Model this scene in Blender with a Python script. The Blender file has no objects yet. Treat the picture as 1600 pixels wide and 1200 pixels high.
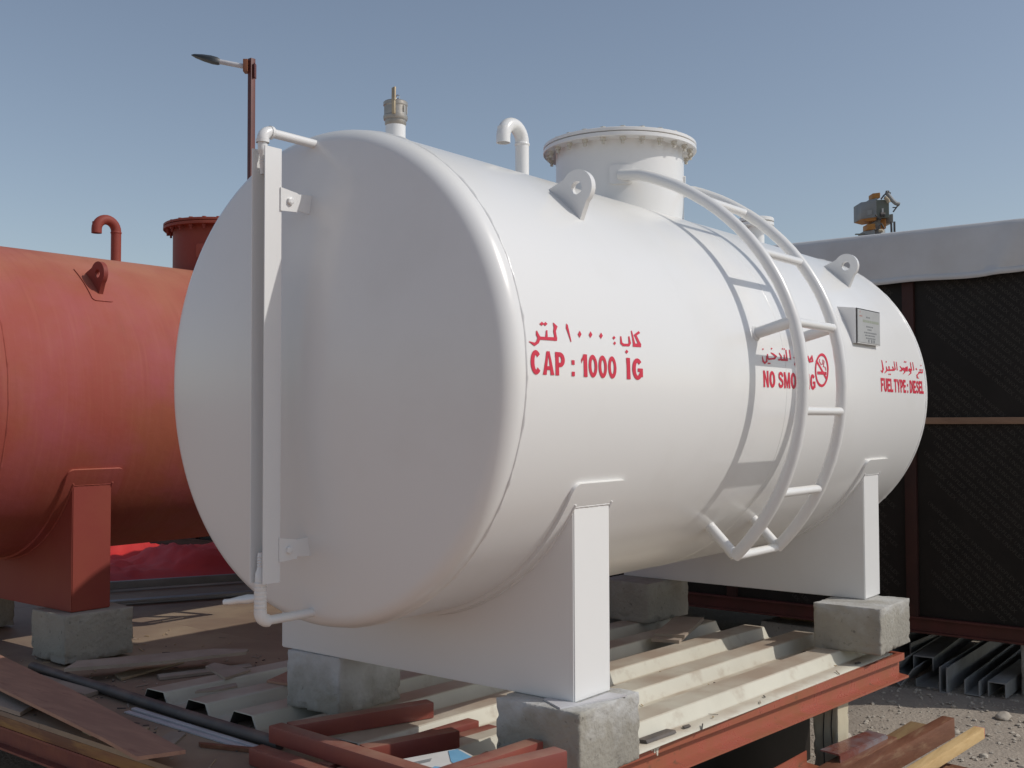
import bpy, bmesh, math, random
from mathutils import Vector, Matrix, noise
from math import sin, cos, pi, radians, sqrt, atan2
random.seed(7)
S = bpy.context.scene
COL = S.collection

# ---------------------------------------------------------------- camera
cam_d = bpy.data.cameras.new('camera'); cam = bpy.data.objects.new('camera', cam_d); COL.objects.link(cam)
cam_d.sensor_width = 36.0; cam_d.lens = 1694.1 * 36 / 1600; cam_d.clip_end = 2000; cam_d.clip_start = .05
_yaw, _pitch, _roll = 0.6697, 0.0345, -0.0030
Fv = Vector((cos(_yaw)*cos(_pitch), sin(_yaw)*cos(_pitch), sin(_pitch)))
Rv = Fv.cross(Vector((0, 0, 1))).normalized(); Uv = Rv.cross(Fv)
R2 = Rv*cos(_roll) + Uv*sin(_roll); U2 = -Rv*sin(_roll) + Uv*cos(_roll)
cam.matrix_world = Matrix(((R2.x, U2.x, -Fv.x, -2.2606), (R2.y, U2.y, -Fv.y, -2.4862), (R2.z, U2.z, -Fv.z, -0.1345), (0, 0, 0, 1)))
S.camera = cam

# ---------------------------------------------------------------- world, sun, exposure
SUN_AZ, SUN_EL = radians(-62.5), radians(41.7)
w = bpy.data.worlds.new('World'); S.world = w; w.use_nodes = True
nt = w.node_tree
sky = nt.nodes.new('ShaderNodeTexSky'); sky.sky_type = 'NISHITA'; sky.sun_disc = False
sky.sun_elevation = SUN_EL; sky.sun_rotation = pi/2 - SUN_AZ
sky.air_density = 1.0; sky.dust_density = 1.0; sky.ozone_density = 0.6; sky.altitude = 0
bg = nt.nodes['Background']; bg.inputs['Strength'].default_value = 0.10
hs = nt.nodes.new('ShaderNodeHueSaturation'); hs.inputs['Saturation'].default_value = .80      # desert dust pales the blue
nt.links.new(sky.outputs[0], hs.inputs['Color']); nt.links.new(hs.outputs[0], bg.inputs['Color'])
sun_d = bpy.data.lights.new('sun', 'SUN'); sun_d.energy = 2.25; sun_d.angle = radians(.55); sun_d.color = (1, .955, .89)
sun = bpy.data.objects.new('sun', sun_d); COL.objects.link(sun)
SD = Vector((cos(SUN_EL)*cos(SUN_AZ), cos(SUN_EL)*sin(SUN_AZ), sin(SUN_EL)))
sun.rotation_euler = SD.to_track_quat('Z', 'Y').to_euler(); sun.location = SD*30
S.view_settings.view_transform = 'Standard'; S.view_settings.look = 'None'
S.view_settings.exposure = 0.0; S.view_settings.gamma = 1; S.view_settings.use_curve_mapping = False

# ---------------------------------------------------------------- materials
def mat(name, col, col2=None, rough=.5, rough2=None, metal=0, scale=6, detail=5, lo=.4, hi=.65, bump=0, bscale=40, coat=0, stretch=None, spec=None, col3=None, s3=20, lo3=.6, hi3=.7):
    m = bpy.data.materials.new(name); m.use_nodes = True
    n = m.node_tree.nodes; l = m.node_tree.links; b = n['Principled BSDF']
    b.inputs['Roughness'].default_value = rough; b.inputs['Metallic'].default_value = metal
    b.inputs['Base Color'].default_value = (*col, 1)
    if coat: b.inputs['Coat Weight'].default_value = coat; b.inputs['Coat Roughness'].default_value = .12
    if spec is not None: b.inputs['Specular IOR Level'].default_value = spec
    tc = n.new('ShaderNodeTexCoord'); src = tc.outputs['Object']
    if stretch:
        mp = n.new('ShaderNodeMapping'); mp.inputs['Scale'].default_value = stretch; l.new(src, mp.inputs['Vector']); src = mp.outputs[0]
    def ns(sc, dt, lo, hi):
        t = n.new('ShaderNodeTexNoise'); t.inputs['Scale'].default_value = sc; t.inputs['Detail'].default_value = dt; t.inputs['Roughness'].default_value = .6
        l.new(src, t.inputs['Vector'])
        r = n.new('ShaderNodeMapRange'); r.inputs['From Min'].default_value = lo; r.inputs['From Max'].default_value = hi
        l.new(t.outputs['Fac'], r.inputs['Value']); return r.outputs[0], t
    out = None
    if col2:
        f, _ = ns(scale, detail, lo, hi)
        mx = n.new('ShaderNodeMix'); mx.data_type = 'RGBA'; mx.inputs['A'].default_value = (*col, 1); mx.inputs['B'].default_value = (*col2, 1)
        l.new(f, mx.inputs['Factor']); out = mx.outputs['Result']
        if rough2 is not None:
            mr = n.new('ShaderNodeMix'); mr.inputs['A'].default_value = rough; mr.inputs['B'].default_value = rough2
            l.new(f, mr.inputs['Factor']); l.new(mr.outputs['Result'], b.inputs['Roughness'])
    if col3:
        f3, _ = ns(s3, 6, lo3, hi3)
        m3 = n.new('ShaderNodeMix'); m3.data_type = 'RGBA'; m3.inputs['B'].default_value = (*col3, 1)
        if out: l.new(out, m3.inputs['A'])
        else: m3.inputs['A'].default_value = (*col, 1)
        l.new(f3, m3.inputs['Factor']); out = m3.outputs['Result']
    if out: l.new(out, b.inputs['Base Color'])
    if bump:
        t = n.new('ShaderNodeTexNoise'); t.inputs['Scale'].default_value = bscale; t.inputs['Detail'].default_value = 6
        l.new(src, t.inputs['Vector'])
        bp = n.new('ShaderNodeBump'); bp.inputs['Strength'].default_value = bump; bp.inputs['Distance'].default_value = .01
        l.new(t.outputs['Fac'], bp.inputs['Height']); l.new(bp.outputs[0], b.inputs['Normal'])
    return m

def dust_on_top(m, col, lo=.55, hi=1.0, amt=.6, nscale=5, det=6):
    """Settled dust: lies where a surface faces up, broken up by noise."""
    n = m.node_tree.nodes; l = m.node_tree.links; b = n['Principled BSDF']
    g = n.new('ShaderNodeNewGeometry'); sx = n.new('ShaderNodeSeparateXYZ'); l.new(g.outputs['Normal'], sx.inputs[0])
    r = n.new('ShaderNodeMapRange'); r.inputs['From Min'].default_value = lo; r.inputs['From Max'].default_value = hi; l.new(sx.outputs['Z'], r.inputs['Value'])
    tc = n.new('ShaderNodeTexCoord'); t = n.new('ShaderNodeTexNoise'); t.inputs['Scale'].default_value = nscale; t.inputs['Detail'].default_value = det; l.new(tc.outputs['Object'], t.inputs['Vector'])
    r2 = n.new('ShaderNodeMapRange'); r2.inputs['From Min'].default_value = .3; r2.inputs['From Max'].default_value = .65; r2.inputs['To Max'].default_value = amt; l.new(t.outputs['Fac'], r2.inputs['Value'])
    mu = n.new('ShaderNodeMath'); mu.operation = 'MULTIPLY'; l.new(r.outputs[0], mu.inputs[0]); l.new(r2.outputs[0], mu.inputs[1])
    mx = n.new('ShaderNodeMix'); mx.data_type = 'RGBA'; mx.inputs['B'].default_value = (*col, 1); l.new(mu.outputs[0], mx.inputs['Factor'])
    bc = b.inputs['Base Color']
    if bc.links: l.new(bc.links[0].from_socket, mx.inputs['A'])
    else: mx.inputs['A'].default_value = bc.default_value
    l.new(mx.outputs['Result'], bc)
    return m

M = {}
M['white'] = dust_on_top(mat('white_gloss_paint', (.80, .80, .79), (.785, .785, .775), rough=.28, scale=1.4, detail=1, lo=.3, hi=.7, col3=(.745, .74, .72), s3=2.6, lo3=.55, hi3=.9, coat=.2, bump=.018, bscale=2.2), (.73, .69, .59), .5, 1.0, .75, 2, 2)
M['primer'] = dust_on_top(mat('red_oxide_primer', (.34, .074, .053), (.335, .092, .052), rough=.7, rough2=.62, spec=.3, scale=2.2, lo=.38, hi=.62, bump=.12, bscale=30, col3=(.36, .085, .085), s3=3, lo3=.45, hi3=.7), (.50, .23, .14), .45, 1.0, .7, 2.0, 3)
M['primer_steel'] = dust_on_top(mat('shaded_red_primer', (.255, .050, .037), (.27, .062, .04), rough=.6, spec=.3, scale=3, bump=.06, bscale=30), (.42, .19, .13), .7, 1.0, .6, 3, 3)  # darker copy of the shell primer, deepens shade on saddles and manhole
def streaks(m, col, sc=(26, 1.4, 1.4), lo=.52, hi=.78, amt=.55):
    '''roller and brush marks running round the shell'''
    n = m.node_tree.nodes; l = m.node_tree.links; b = n['Principled BSDF']
    tc = n.new('ShaderNodeTexCoord'); mp = n.new('ShaderNodeMapping'); mp.inputs['Scale'].default_value = sc; mp.inputs['Rotation'].default_value = (0, .0, .05); l.new(tc.outputs['Object'], mp.inputs['Vector'])
    t = n.new('ShaderNodeTexNoise'); t.inputs['Scale'].default_value = 2.0; t.inputs['Detail'].default_value = 6; l.new(mp.outputs[0], t.inputs['Vector'])
    r = n.new('ShaderNodeMapRange'); r.inputs['From Min'].default_value = lo; r.inputs['From Max'].default_value = hi; r.inputs['To Max'].default_value = amt; l.new(t.outputs['Fac'], r.inputs['Value'])
    mx = n.new('ShaderNodeMix'); mx.data_type = 'RGBA'; mx.inputs['B'].default_value = (*col, 1); l.new(b.inputs['Base Color'].links[0].from_socket, mx.inputs['A']); l.new(r.outputs[0], mx.inputs['Factor']); l.new(mx.outputs['Result'], b.inputs['Base Color'])
streaks(M['primer'], (.44, .14, .10), amt=.24); streaks(M['primer'], (.24, .055, .04), (15, .9, .9), .55, .8, .3)
M['primer_dark'] = mat('dark_red_steel_paint', (.20, .055, .042), (.27, .085, .05), rough=.5, scale=7, bump=.1, bscale=50)
M['beam'] = mat('orange_red_beam_paint', (.38, .108, .07), (.33, .115, .06), rough=.26, rough2=.45, scale=9, bump=.03, bscale=40, col3=(.16, .09, .05), s3=16, lo3=.64, hi3=.72)
M['frame_red'] = dust_on_top(mat('frame_red_paint', (.21, .052, .042), (.25, .062, .042), rough=.45, scale=8, bump=.08, bscale=40), (.34, .20, .14), .6, 1.0, .7, 7)
M['letter'] = mat('red_vinyl', (.62, .02, .055), rough=.45)
M['grey_metal'] = mat('cast_aluminium', (.42, .40, .37), (.34, .31, .27), rough=.45, metal=.7, scale=18, bump=.1)
M['brass'] = mat('brass', (.46, .38, .26), (.36, .28, .18), rough=.5, metal=.4, scale=20)
M['steel_wire'] = mat('bright_steel', (.6, .6, .6), rough=.25, metal=1)
M['plate'] = mat('etched_aluminium', (.47, .48, .485), (.43, .44, .445), rough=.4, metal=.15, scale=12)
M['ink'] = mat('plate_ink', (.20, .21, .22), rough=.6)
M['ink_green'] = mat('plate_green_ink', (.31, .34, .28), rough=.6)
M['ink_red'] = mat('plate_red_ink', (.42, .22, .2), rough=.6)
M['sheet'] = dust_on_top(mat('cream_sheet_steel', (.62, .595, .50), (.57, .545, .455), rough=.45, scale=4, bump=.04, bscale=20, col3=(.40, .33, .25), s3=9, lo3=.55, hi3=.8), (.40, .31, .235), .72, .98, .95, 3.2)
M['ply'] = mat('dusty_brown_plywood', (.25, .175, .125), (.32, .235, .16), rough=.66, scale=2.6, lo=.35, hi=.7, bump=.08, bscale=25, col3=(.40, .31, .21), s3=1.2, lo3=.48, hi3=.7)
M['ply_bare'] = mat('bare_plywood', (.40, .29, .18), (.46, .35, .22), rough=.7, scale=3, bump=.05, stretch=(1, 6, 6))  # paler uncoated plywood for wedges, strips and splinters
M['plank'] = mat('reddish_veneer', (.36, .20, .14), (.44, .25, .17), rough=.6, scale=4, stretch=(7, 1.2, 7), bump=.1, bscale=20, col3=(.30, .15, .11), s3=6)
M['offcut'] = mat('grey_brown_offcut', (.33, .265, .21), (.40, .33, .265), rough=.8, scale=5, bump=.15, bscale=30)
M['edge'] = mat('orange_board_edge', (.34, .19, .06), (.26, .12, .055), rough=.6, scale=3, stretch=(1, 1, 8), bump=.1, col3=(.17, .075, .04), s3=2.5, lo3=.45, hi3=.6)
M['timber_red'] = mat('red_brown_timber', (.155, .062, .034), (.20, .088, .05), rough=.45, scale=6, stretch=(1, 5, 5), bump=.15, bscale=18, col3=(.28, .17, .10), s3=7, lo3=.55, hi3=.75)
M['timber_tan'] = mat('mustard_board', (.27, .18, .085), (.21, .12, .06), rough=.6, scale=4, stretch=(1, 5, 5), bump=.12, bscale=18)
M['timber_yellow'] = mat('raw_pine', (.60, .42, .20), (.50, .33, .14), rough=.65, scale=5, stretch=(1, 7, 7), bump=.15, bscale=22)
M['red_end'] = mat('red_dipped_end', (.62, .12, .12), rough=.6)
M['concrete'] = None
M['black'] = dust_on_top(mat('black_rubber', (.05, .05, .052), (.075, .07, .068), rough=.55, scale=8), (.19, .15, .125), -.3, .8, .85, 9)
M['pvc'] = mat('white_pvc', (.58, .58, .60), (.50, .49, .5), rough=.5, scale=6)
M['filmply'] = mat('black_film_plywood', (.0145, .0115, .0092), (.0195, .0155, .0125), rough=.6, scale=5, spec=.25)
M['filmtext'] = mat('film_plywood_print', (.046, .040, .033), rough=.6, spec=.25)
M['batten'] = mat('raw_batten', (.30, .18, .11), (.24, .14, .085), rough=.7, scale=6, stretch=(4, 1, 4))
M['tarp'] = mat('grey_white_tarpaulin', (.60, .60, .60), (.54, .53, .52), rough=.6, scale=2.2, bump=.25, bscale=7)
M['grey_steel'] = mat('pale_grey_steel', (.33, .33, .32), (.25, .245, .23), rough=.55, scale=7, bump=.05)
M['gravel'] = None
M['stone'] = mat('pale_stone', (.46, .41, .34), (.36, .32, .27), rough=.9, scale=12, bump=.3)
M['cloth'] = mat('red_tarpaulin_cloth', (.66, .035, .028), (.55, .028, .028), rough=.6, scale=5, bump=.2, bscale=14)
M['shelter_post'] = mat('shelter_brown_steel', (.055, .022, .017), (.04, .018, .015), rough=.6, scale=6, spec=.3)
M['sill'] = mat('shelter_sill_red', (.105, .032, .026), (.08, .03, .022), rough=.55, scale=6, spec=.3)
M['lamp_pole'] = mat('dark_red_pole', (.13, .032, .025), (.10, .027, .022), rough=.5, scale=8)
M['lamp_dark'] = mat('dark_lamp_housing', (.03, .035, .04), rough=.45)
M['mach_grey'] = mat('machine_grey', (.30, .31, .315), (.24, .25, .25), rough=.5, scale=6)
M['mach_green'] = mat('machine_green_grey', (.13, .15, .125), (.16, .17, .15), rough=.5, scale=6)
M['mach_orange'] = mat('machine_orange', (.52, .23, .045), (.42, .17, .04), rough=.5, scale=6)
M['beige'] = mat('beige_hose', (.50, .42, .30), rough=.6)
M['carton_white'] = mat('white_carton', (.66, .66, .64), (.60, .59, .56), rough=.7, scale=9)
M['carton_blue'] = mat('blue_print', (.16, .38, .58), (.2, .43, .62), rough=.65, scale=9)
M['carton_tan'] = mat('tan_carton', (.42, .34, .20), (.36, .29, .17), rough=.75, scale=6)
M['tape'] = mat('grey_tape', (.22, .22, .23), rough=.35)
M['void'] = mat('recess_shade', (.05, .045, .04), rough=.9)  # near-black for post cracks and for painted shade inside the sheet ribs

def concrete_mat(name, paint, seed, reach=-.42):
    m = mat(name, (.36, .34, .29), (.27, .255, .22), rough=.85, scale=4, lo=.3, hi=.7, bump=.55, bscale=60, col3=(.17, .16, .14), s3=38, lo3=.62, hi3=.70)
    n = m.node_tree.nodes; l = m.node_tree.links; b = n['Principled BSDF']
    if paint:      # white overspray that reached the block when the saddle above it was painted
        tc = n.new('ShaderNodeTexCoord'); sp = n.new('ShaderNodeSeparateXYZ'); l.new(tc.outputs['Object'], sp.inputs[0])
        t = n.new('ShaderNodeTexNoise'); t.inputs['Scale'].default_value = 9; t.inputs['Detail'].default_value = 5
        mp = n.new('ShaderNodeMapping'); mp.inputs['Location'].default_value = (seed, seed*2, 0); l.new(tc.outputs['Object'], mp.inputs['Vector']); l.new(mp.outputs[0], t.inputs['Vector'])
        a = n.new('ShaderNodeMath'); a.operation = 'MULTIPLY_ADD'; a.inputs[1].default_value = 3.2; a.inputs[2].default_value = reach; l.new(sp.outputs['Z'], a.inputs[0])
        c = n.new('ShaderNodeMath'); c.operation = 'ADD'; l.new(a.outputs[0], c.inputs[0]); l.new(t.outputs['Fac'], c.inputs[1])
        r = n.new('ShaderNodeMapRange'); r.inputs['From Min'].default_value = .5; r.inputs['From Max'].default_value = .95; r.inputs['To Max'].default_value = paint; l.new(c.outputs[0], r.inputs['Value'])
        mx = n.new('ShaderNodeMix'); mx.data_type = 'RGBA'; mx.inputs['B'].default_value = (.62, .63, .64, 1)
        l.new(b.inputs['Base Color'].links[0].from_socket, mx.inputs['A']); l.new(r.outputs[0], mx.inputs['Factor']); l.new(mx.outputs['Result'], b.inputs['Base Color'])
    return m

# ---------------------------------------------------------------- helpers
def finish(bm, m, name, smooth=True, ang=35):
    me = bpy.data.meshes.new(name); bmesh.ops.recalc_face_normals(bm, faces=bm.faces[:]); bm.to_mesh(me); bm.free()
    if isinstance(m, (list, tuple)):
        for k in m: me.materials.append(k)
    else: me.materials.append(m)
    if smooth:
        me.polygons.foreach_set('use_smooth', [True]*len(me.polygons)); me.set_sharp_from_angle(angle=radians(ang))
    return me

def thing(name, label, cat, loc=(0, 0, 0), group=None):
    o = bpy.data.objects.new(name, None); o.empty_display_size = .2; COL.objects.link(o); o.location = loc
    o['label'] = label; o['category'] = cat
    if group: o['group'] = group
    return o

def inv(o):                                  # transform that takes build coordinates into o's space
    T = Matrix.Translation(-o.location)
    while o.parent: o = o.parent
    return T

def part(name, bm, m, parent, label=None, smooth=True, ang=35, stuff=False):
    """bm is in the thing's build coordinates (world, unless the thing was given a 'shift')."""
    me = finish(bm, m, name, smooth, ang)
    o = bpy.data.objects.new(name, me); COL.objects.link(o); o.parent = parent
    root = parent
    while root.parent: root = root.parent
    if parent is root:
        sh = Vector(root.get('_b', (0, 0, 0))) if '_b' in root else root.location
        me.transform(Matrix.Translation(-Vector(sh)))
    else:
        sh = Vector(root['_b']) if '_b' in root else root.location
        me.transform(Matrix.Translation(-Vector(sh)))
    if label: o['label'] = label
    if stuff: o['kind'] = 'stuff'
    return o

def solo(name, bm, m, label, cat, group=None, kind=None, smooth=True, ang=35, recentre=True):
    me = finish(bm, m, name, smooth, ang); o = bpy.data.objects.new(name, me); COL.objects.link(o)
    if recentre:
        xs = [v.co for v in me.vertices]
        c = Vector(((min(v.x for v in xs)+max(v.x for v in xs))/2, (min(v.y for v in xs)+max(v.y for v in xs))/2, min(v.z for v in xs)))
        me.transform(Matrix.Translation(-c)); o.location = c
    if kind: o['kind'] = kind
    if label: o['label'] = label
    if cat: o['category'] = cat
    if group: o['group'] = group
    return o

def hexa(bm, c8, bevel=0, seg=2, mi=0):
    v = [bm.verts.new(c) for c in c8]
    fs = [bm.faces.new([v[i] for i in q]) for q in ((0, 3, 2, 1), (4, 5, 6, 7), (0, 1, 5, 4), (1, 2, 6, 5), (2, 3, 7, 6), (3, 0, 4, 7))]
    for f in fs: f.material_index = mi
    if bevel:
        es = list({e for f in fs for e in f.edges})
        bmesh.ops.bevel(bm, geom=es, offset=bevel, segments=seg, affect='EDGES', profile=.6)

def box(bm, x0, x1, y0, y1, z0, z1, bevel=0, seg=2, mi=0):
    hexa(bm, [(x0, y0, z0), (x1, y0, z0), (x1, y1, z0), (x0, y1, z0), (x0, y0, z1), (x1, y0, z1), (x1, y1, z1), (x0, y1, z1)], bevel, seg, mi)

def bar(bm, p0, p1, wd, ht, up=(0, 0, 1), bevel=0, seg=2, mi=0):
    """rectangular bar; p0,p1 on its axis"""
    p0 = Vector(p0); p1 = Vector(p1); t = (p1-p0).normalized(); s = t.cross(Vector(up)).normalized(); u = s.cross(t)
    c = []
    for q in (-1, 1):
        for p, sg in ((p0, -1), (p0, 1), (p1, 1), (p1, -1)):
            c.append(p + s*sg*wd/2 + u*q*ht/2)
    hexa(bm, c, bevel, seg, mi)

def tube(bm, pts, r, n=16, cap=True, mi=0, rs=None):
    pts = [Vector(p) for p in pts]; rings = []
    t0 = (pts[1]-pts[0]).normalized(); a = Vector((0, 0, 1)) if abs(t0.z) < .9 else Vector((1, 0, 0))
    nx = t0.cross(a).normalized()
    for i, p in enumerate(pts):
        if i == 0: t = t0
        elif i == len(pts)-1: t = (p-pts[i-1]).normalized()
        else: t = ((p-pts[i-1]).normalized()+(pts[i+1]-p).normalized()).normalized()
        nx = (nx - t*nx.dot(t)).normalized(); ny = t.cross(nx)
        rr = rs[i] if rs else r
        rings.append([bm.verts.new(p + nx*cos(2*pi*k/n)*rr + ny*sin(2*pi*k/n)*rr) for k in range(n)])
    for a_, b_ in zip(rings, rings[1:]):
        for k in range(n):
            f = bm.faces.new((a_[k], a_[(k+1) % n], b_[(k+1) % n], b_[k])); f.material_index = mi
    if cap:
        bm.faces.new(rings[0][::-1]).material_index = mi; bm.faces.new(rings[-1]).material_index = mi

def lathe(bm, prof, org, ax, n=64, mi=0):
    """prof: (radius, height along ax) list; closed where radius is 0"""
    ax = Vector(ax).normalized(); a = Vector((1, 0, 0)) if abs(ax.x) < .9 else Vector((0, 1, 0))
    u = ax.cross(a).normalized(); v = ax.cross(u); org = Vector(org); rings = []
    for r, h in prof:
        if r < 1e-6: rings.append([bm.verts.new(org+ax*h)])
        else: rings.append([bm.verts.new(org+ax*h+u*r*cos(2*pi*k/n)+v*r*sin(2*pi*k/n)) for k in range(n)])
    for A, B in zip(rings, rings[1:]):
        for k in range(n):
            q = [A[k % len(A)], A[(k+1) % len(A)], B[(k+1) % len(B)], B[k % len(B)]]
            q = list(dict.fromkeys(q))
            if len(q) > 2: bm.faces.new(q).material_index = mi

def prism(bm, poly, f, t0, t1, mi=0):
    """poly of 2-D points; f(a, b, t) gives the 3-D point"""
    A = [bm.verts.new(f(a, b, t0)) for a, b in poly]; B = [bm.verts.new(f(a, b, t1)) for a, b in poly]
    bm.faces.new(A[::-1]).material_index = mi; bm.faces.new(B).material_index = mi
    n = len(poly)
    for i in range(n): bm.faces.new((A[i], A[(i+1) % n], B[(i+1) % n], B[i])).material_index = mi

def N(): return bmesh.new()
def smoothstep(a, b, x):
    x = max(0, min(1, (x-a)/(b-a))); return x*x*(3-2*x)

def text_bm(body, offset=.0, res=3, space=1.0):
    c = bpy.data.curves.new('lettering_curve', 'FONT'); c.body = body; c.offset = offset; c.space_character = space; c.resolution_u = res; c.fill_mode = 'FRONT'
    o = bpy.data.objects.new('lettering_curve', c); COL.objects.link(o); bpy.context.view_layer.update()
    me = bpy.data.meshes.new_from_object(o.evaluated_get(bpy.context.evaluated_depsgraph_get()))
    bpy.data.objects.remove(o); bpy.data.curves.remove(c)
    bm = bmesh.new(); bm.from_mesh(me); bpy.data.meshes.remove(me); return bm
def tri(bm):
    bmesh.ops.triangulate(bm, faces=bm.faces[:])
    bm.verts.index_update()
    return [v.co.copy() for v in bm.verts], [[v.index for v in f.verts] for f in bm.faces]

# ---------------------------------------------------------------- ground
def ground_mat():
    m = mat('gravelly_sand', (.37, .315, .255), (.29, .245, .20), rough=.95, scale=3, bump=.9, bscale=55, col3=(.40, .35, .29), s3=45, lo3=.56, hi3=.68)
    n = m.node_tree.nodes; l = m.node_tree.links; b = n['Principled BSDF']
    tc = n.new('ShaderNodeTexCoord'); sp = n.new('ShaderNodeSeparateXYZ'); l.new(tc.outputs['Object'], sp.inputs[0])
    r = n.new('ShaderNodeMapRange'); r.inputs['From Min'].default_value = 1.5; r.inputs['From Max'].default_value = -1.5; l.new(sp.outputs['X'], r.inputs['Value'])
    mx = n.new('ShaderNodeMix'); mx.data_type = 'RGBA'; mx.inputs['B'].default_value = (.47, .315, .225, 1)          # yard of reddish packed earth
    l.new(b.inputs['Base Color'].links[0].from_socket, mx.inputs['A']); l.new(r.outputs[0], mx.inputs['Factor']); l.new(mx.outputs['Result'], b.inputs['Base Color'])
    return m
M['gravel'] = ground_mat()
GZ = -1.75
bm = N()
def gnoise(x, y): return .03*noise.noise(Vector((x*.9, y*.9, 0))) + .012*noise.noise(Vector((x*4, y*4, 3)))
xs = [-300, -120, -50, -20, -8] + [-4+.16*i for i in range(0, 76)] + [12, 20, 50, 120, 300]
ys = [-300, -120, -50, -20, -9] + [-5+.16*i for i in range(0, 82)] + [12, 20, 50, 120, 300]
grid = [[bm.verts.new((x, y, GZ + (gnoise(x, y) if -9 < x < 9 and -9 < y < 9 else 0))) for y in ys] for x in xs]
for i in range(len(xs)-1):
    for j in range(len(ys)-1): bm.faces.new((grid[i][j], grid[i+1][j], grid[i+1][j+1], grid[i][j+1]))
solo('ground', bm, M['gravel'], None, None, kind='structure', recentre=False)

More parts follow.
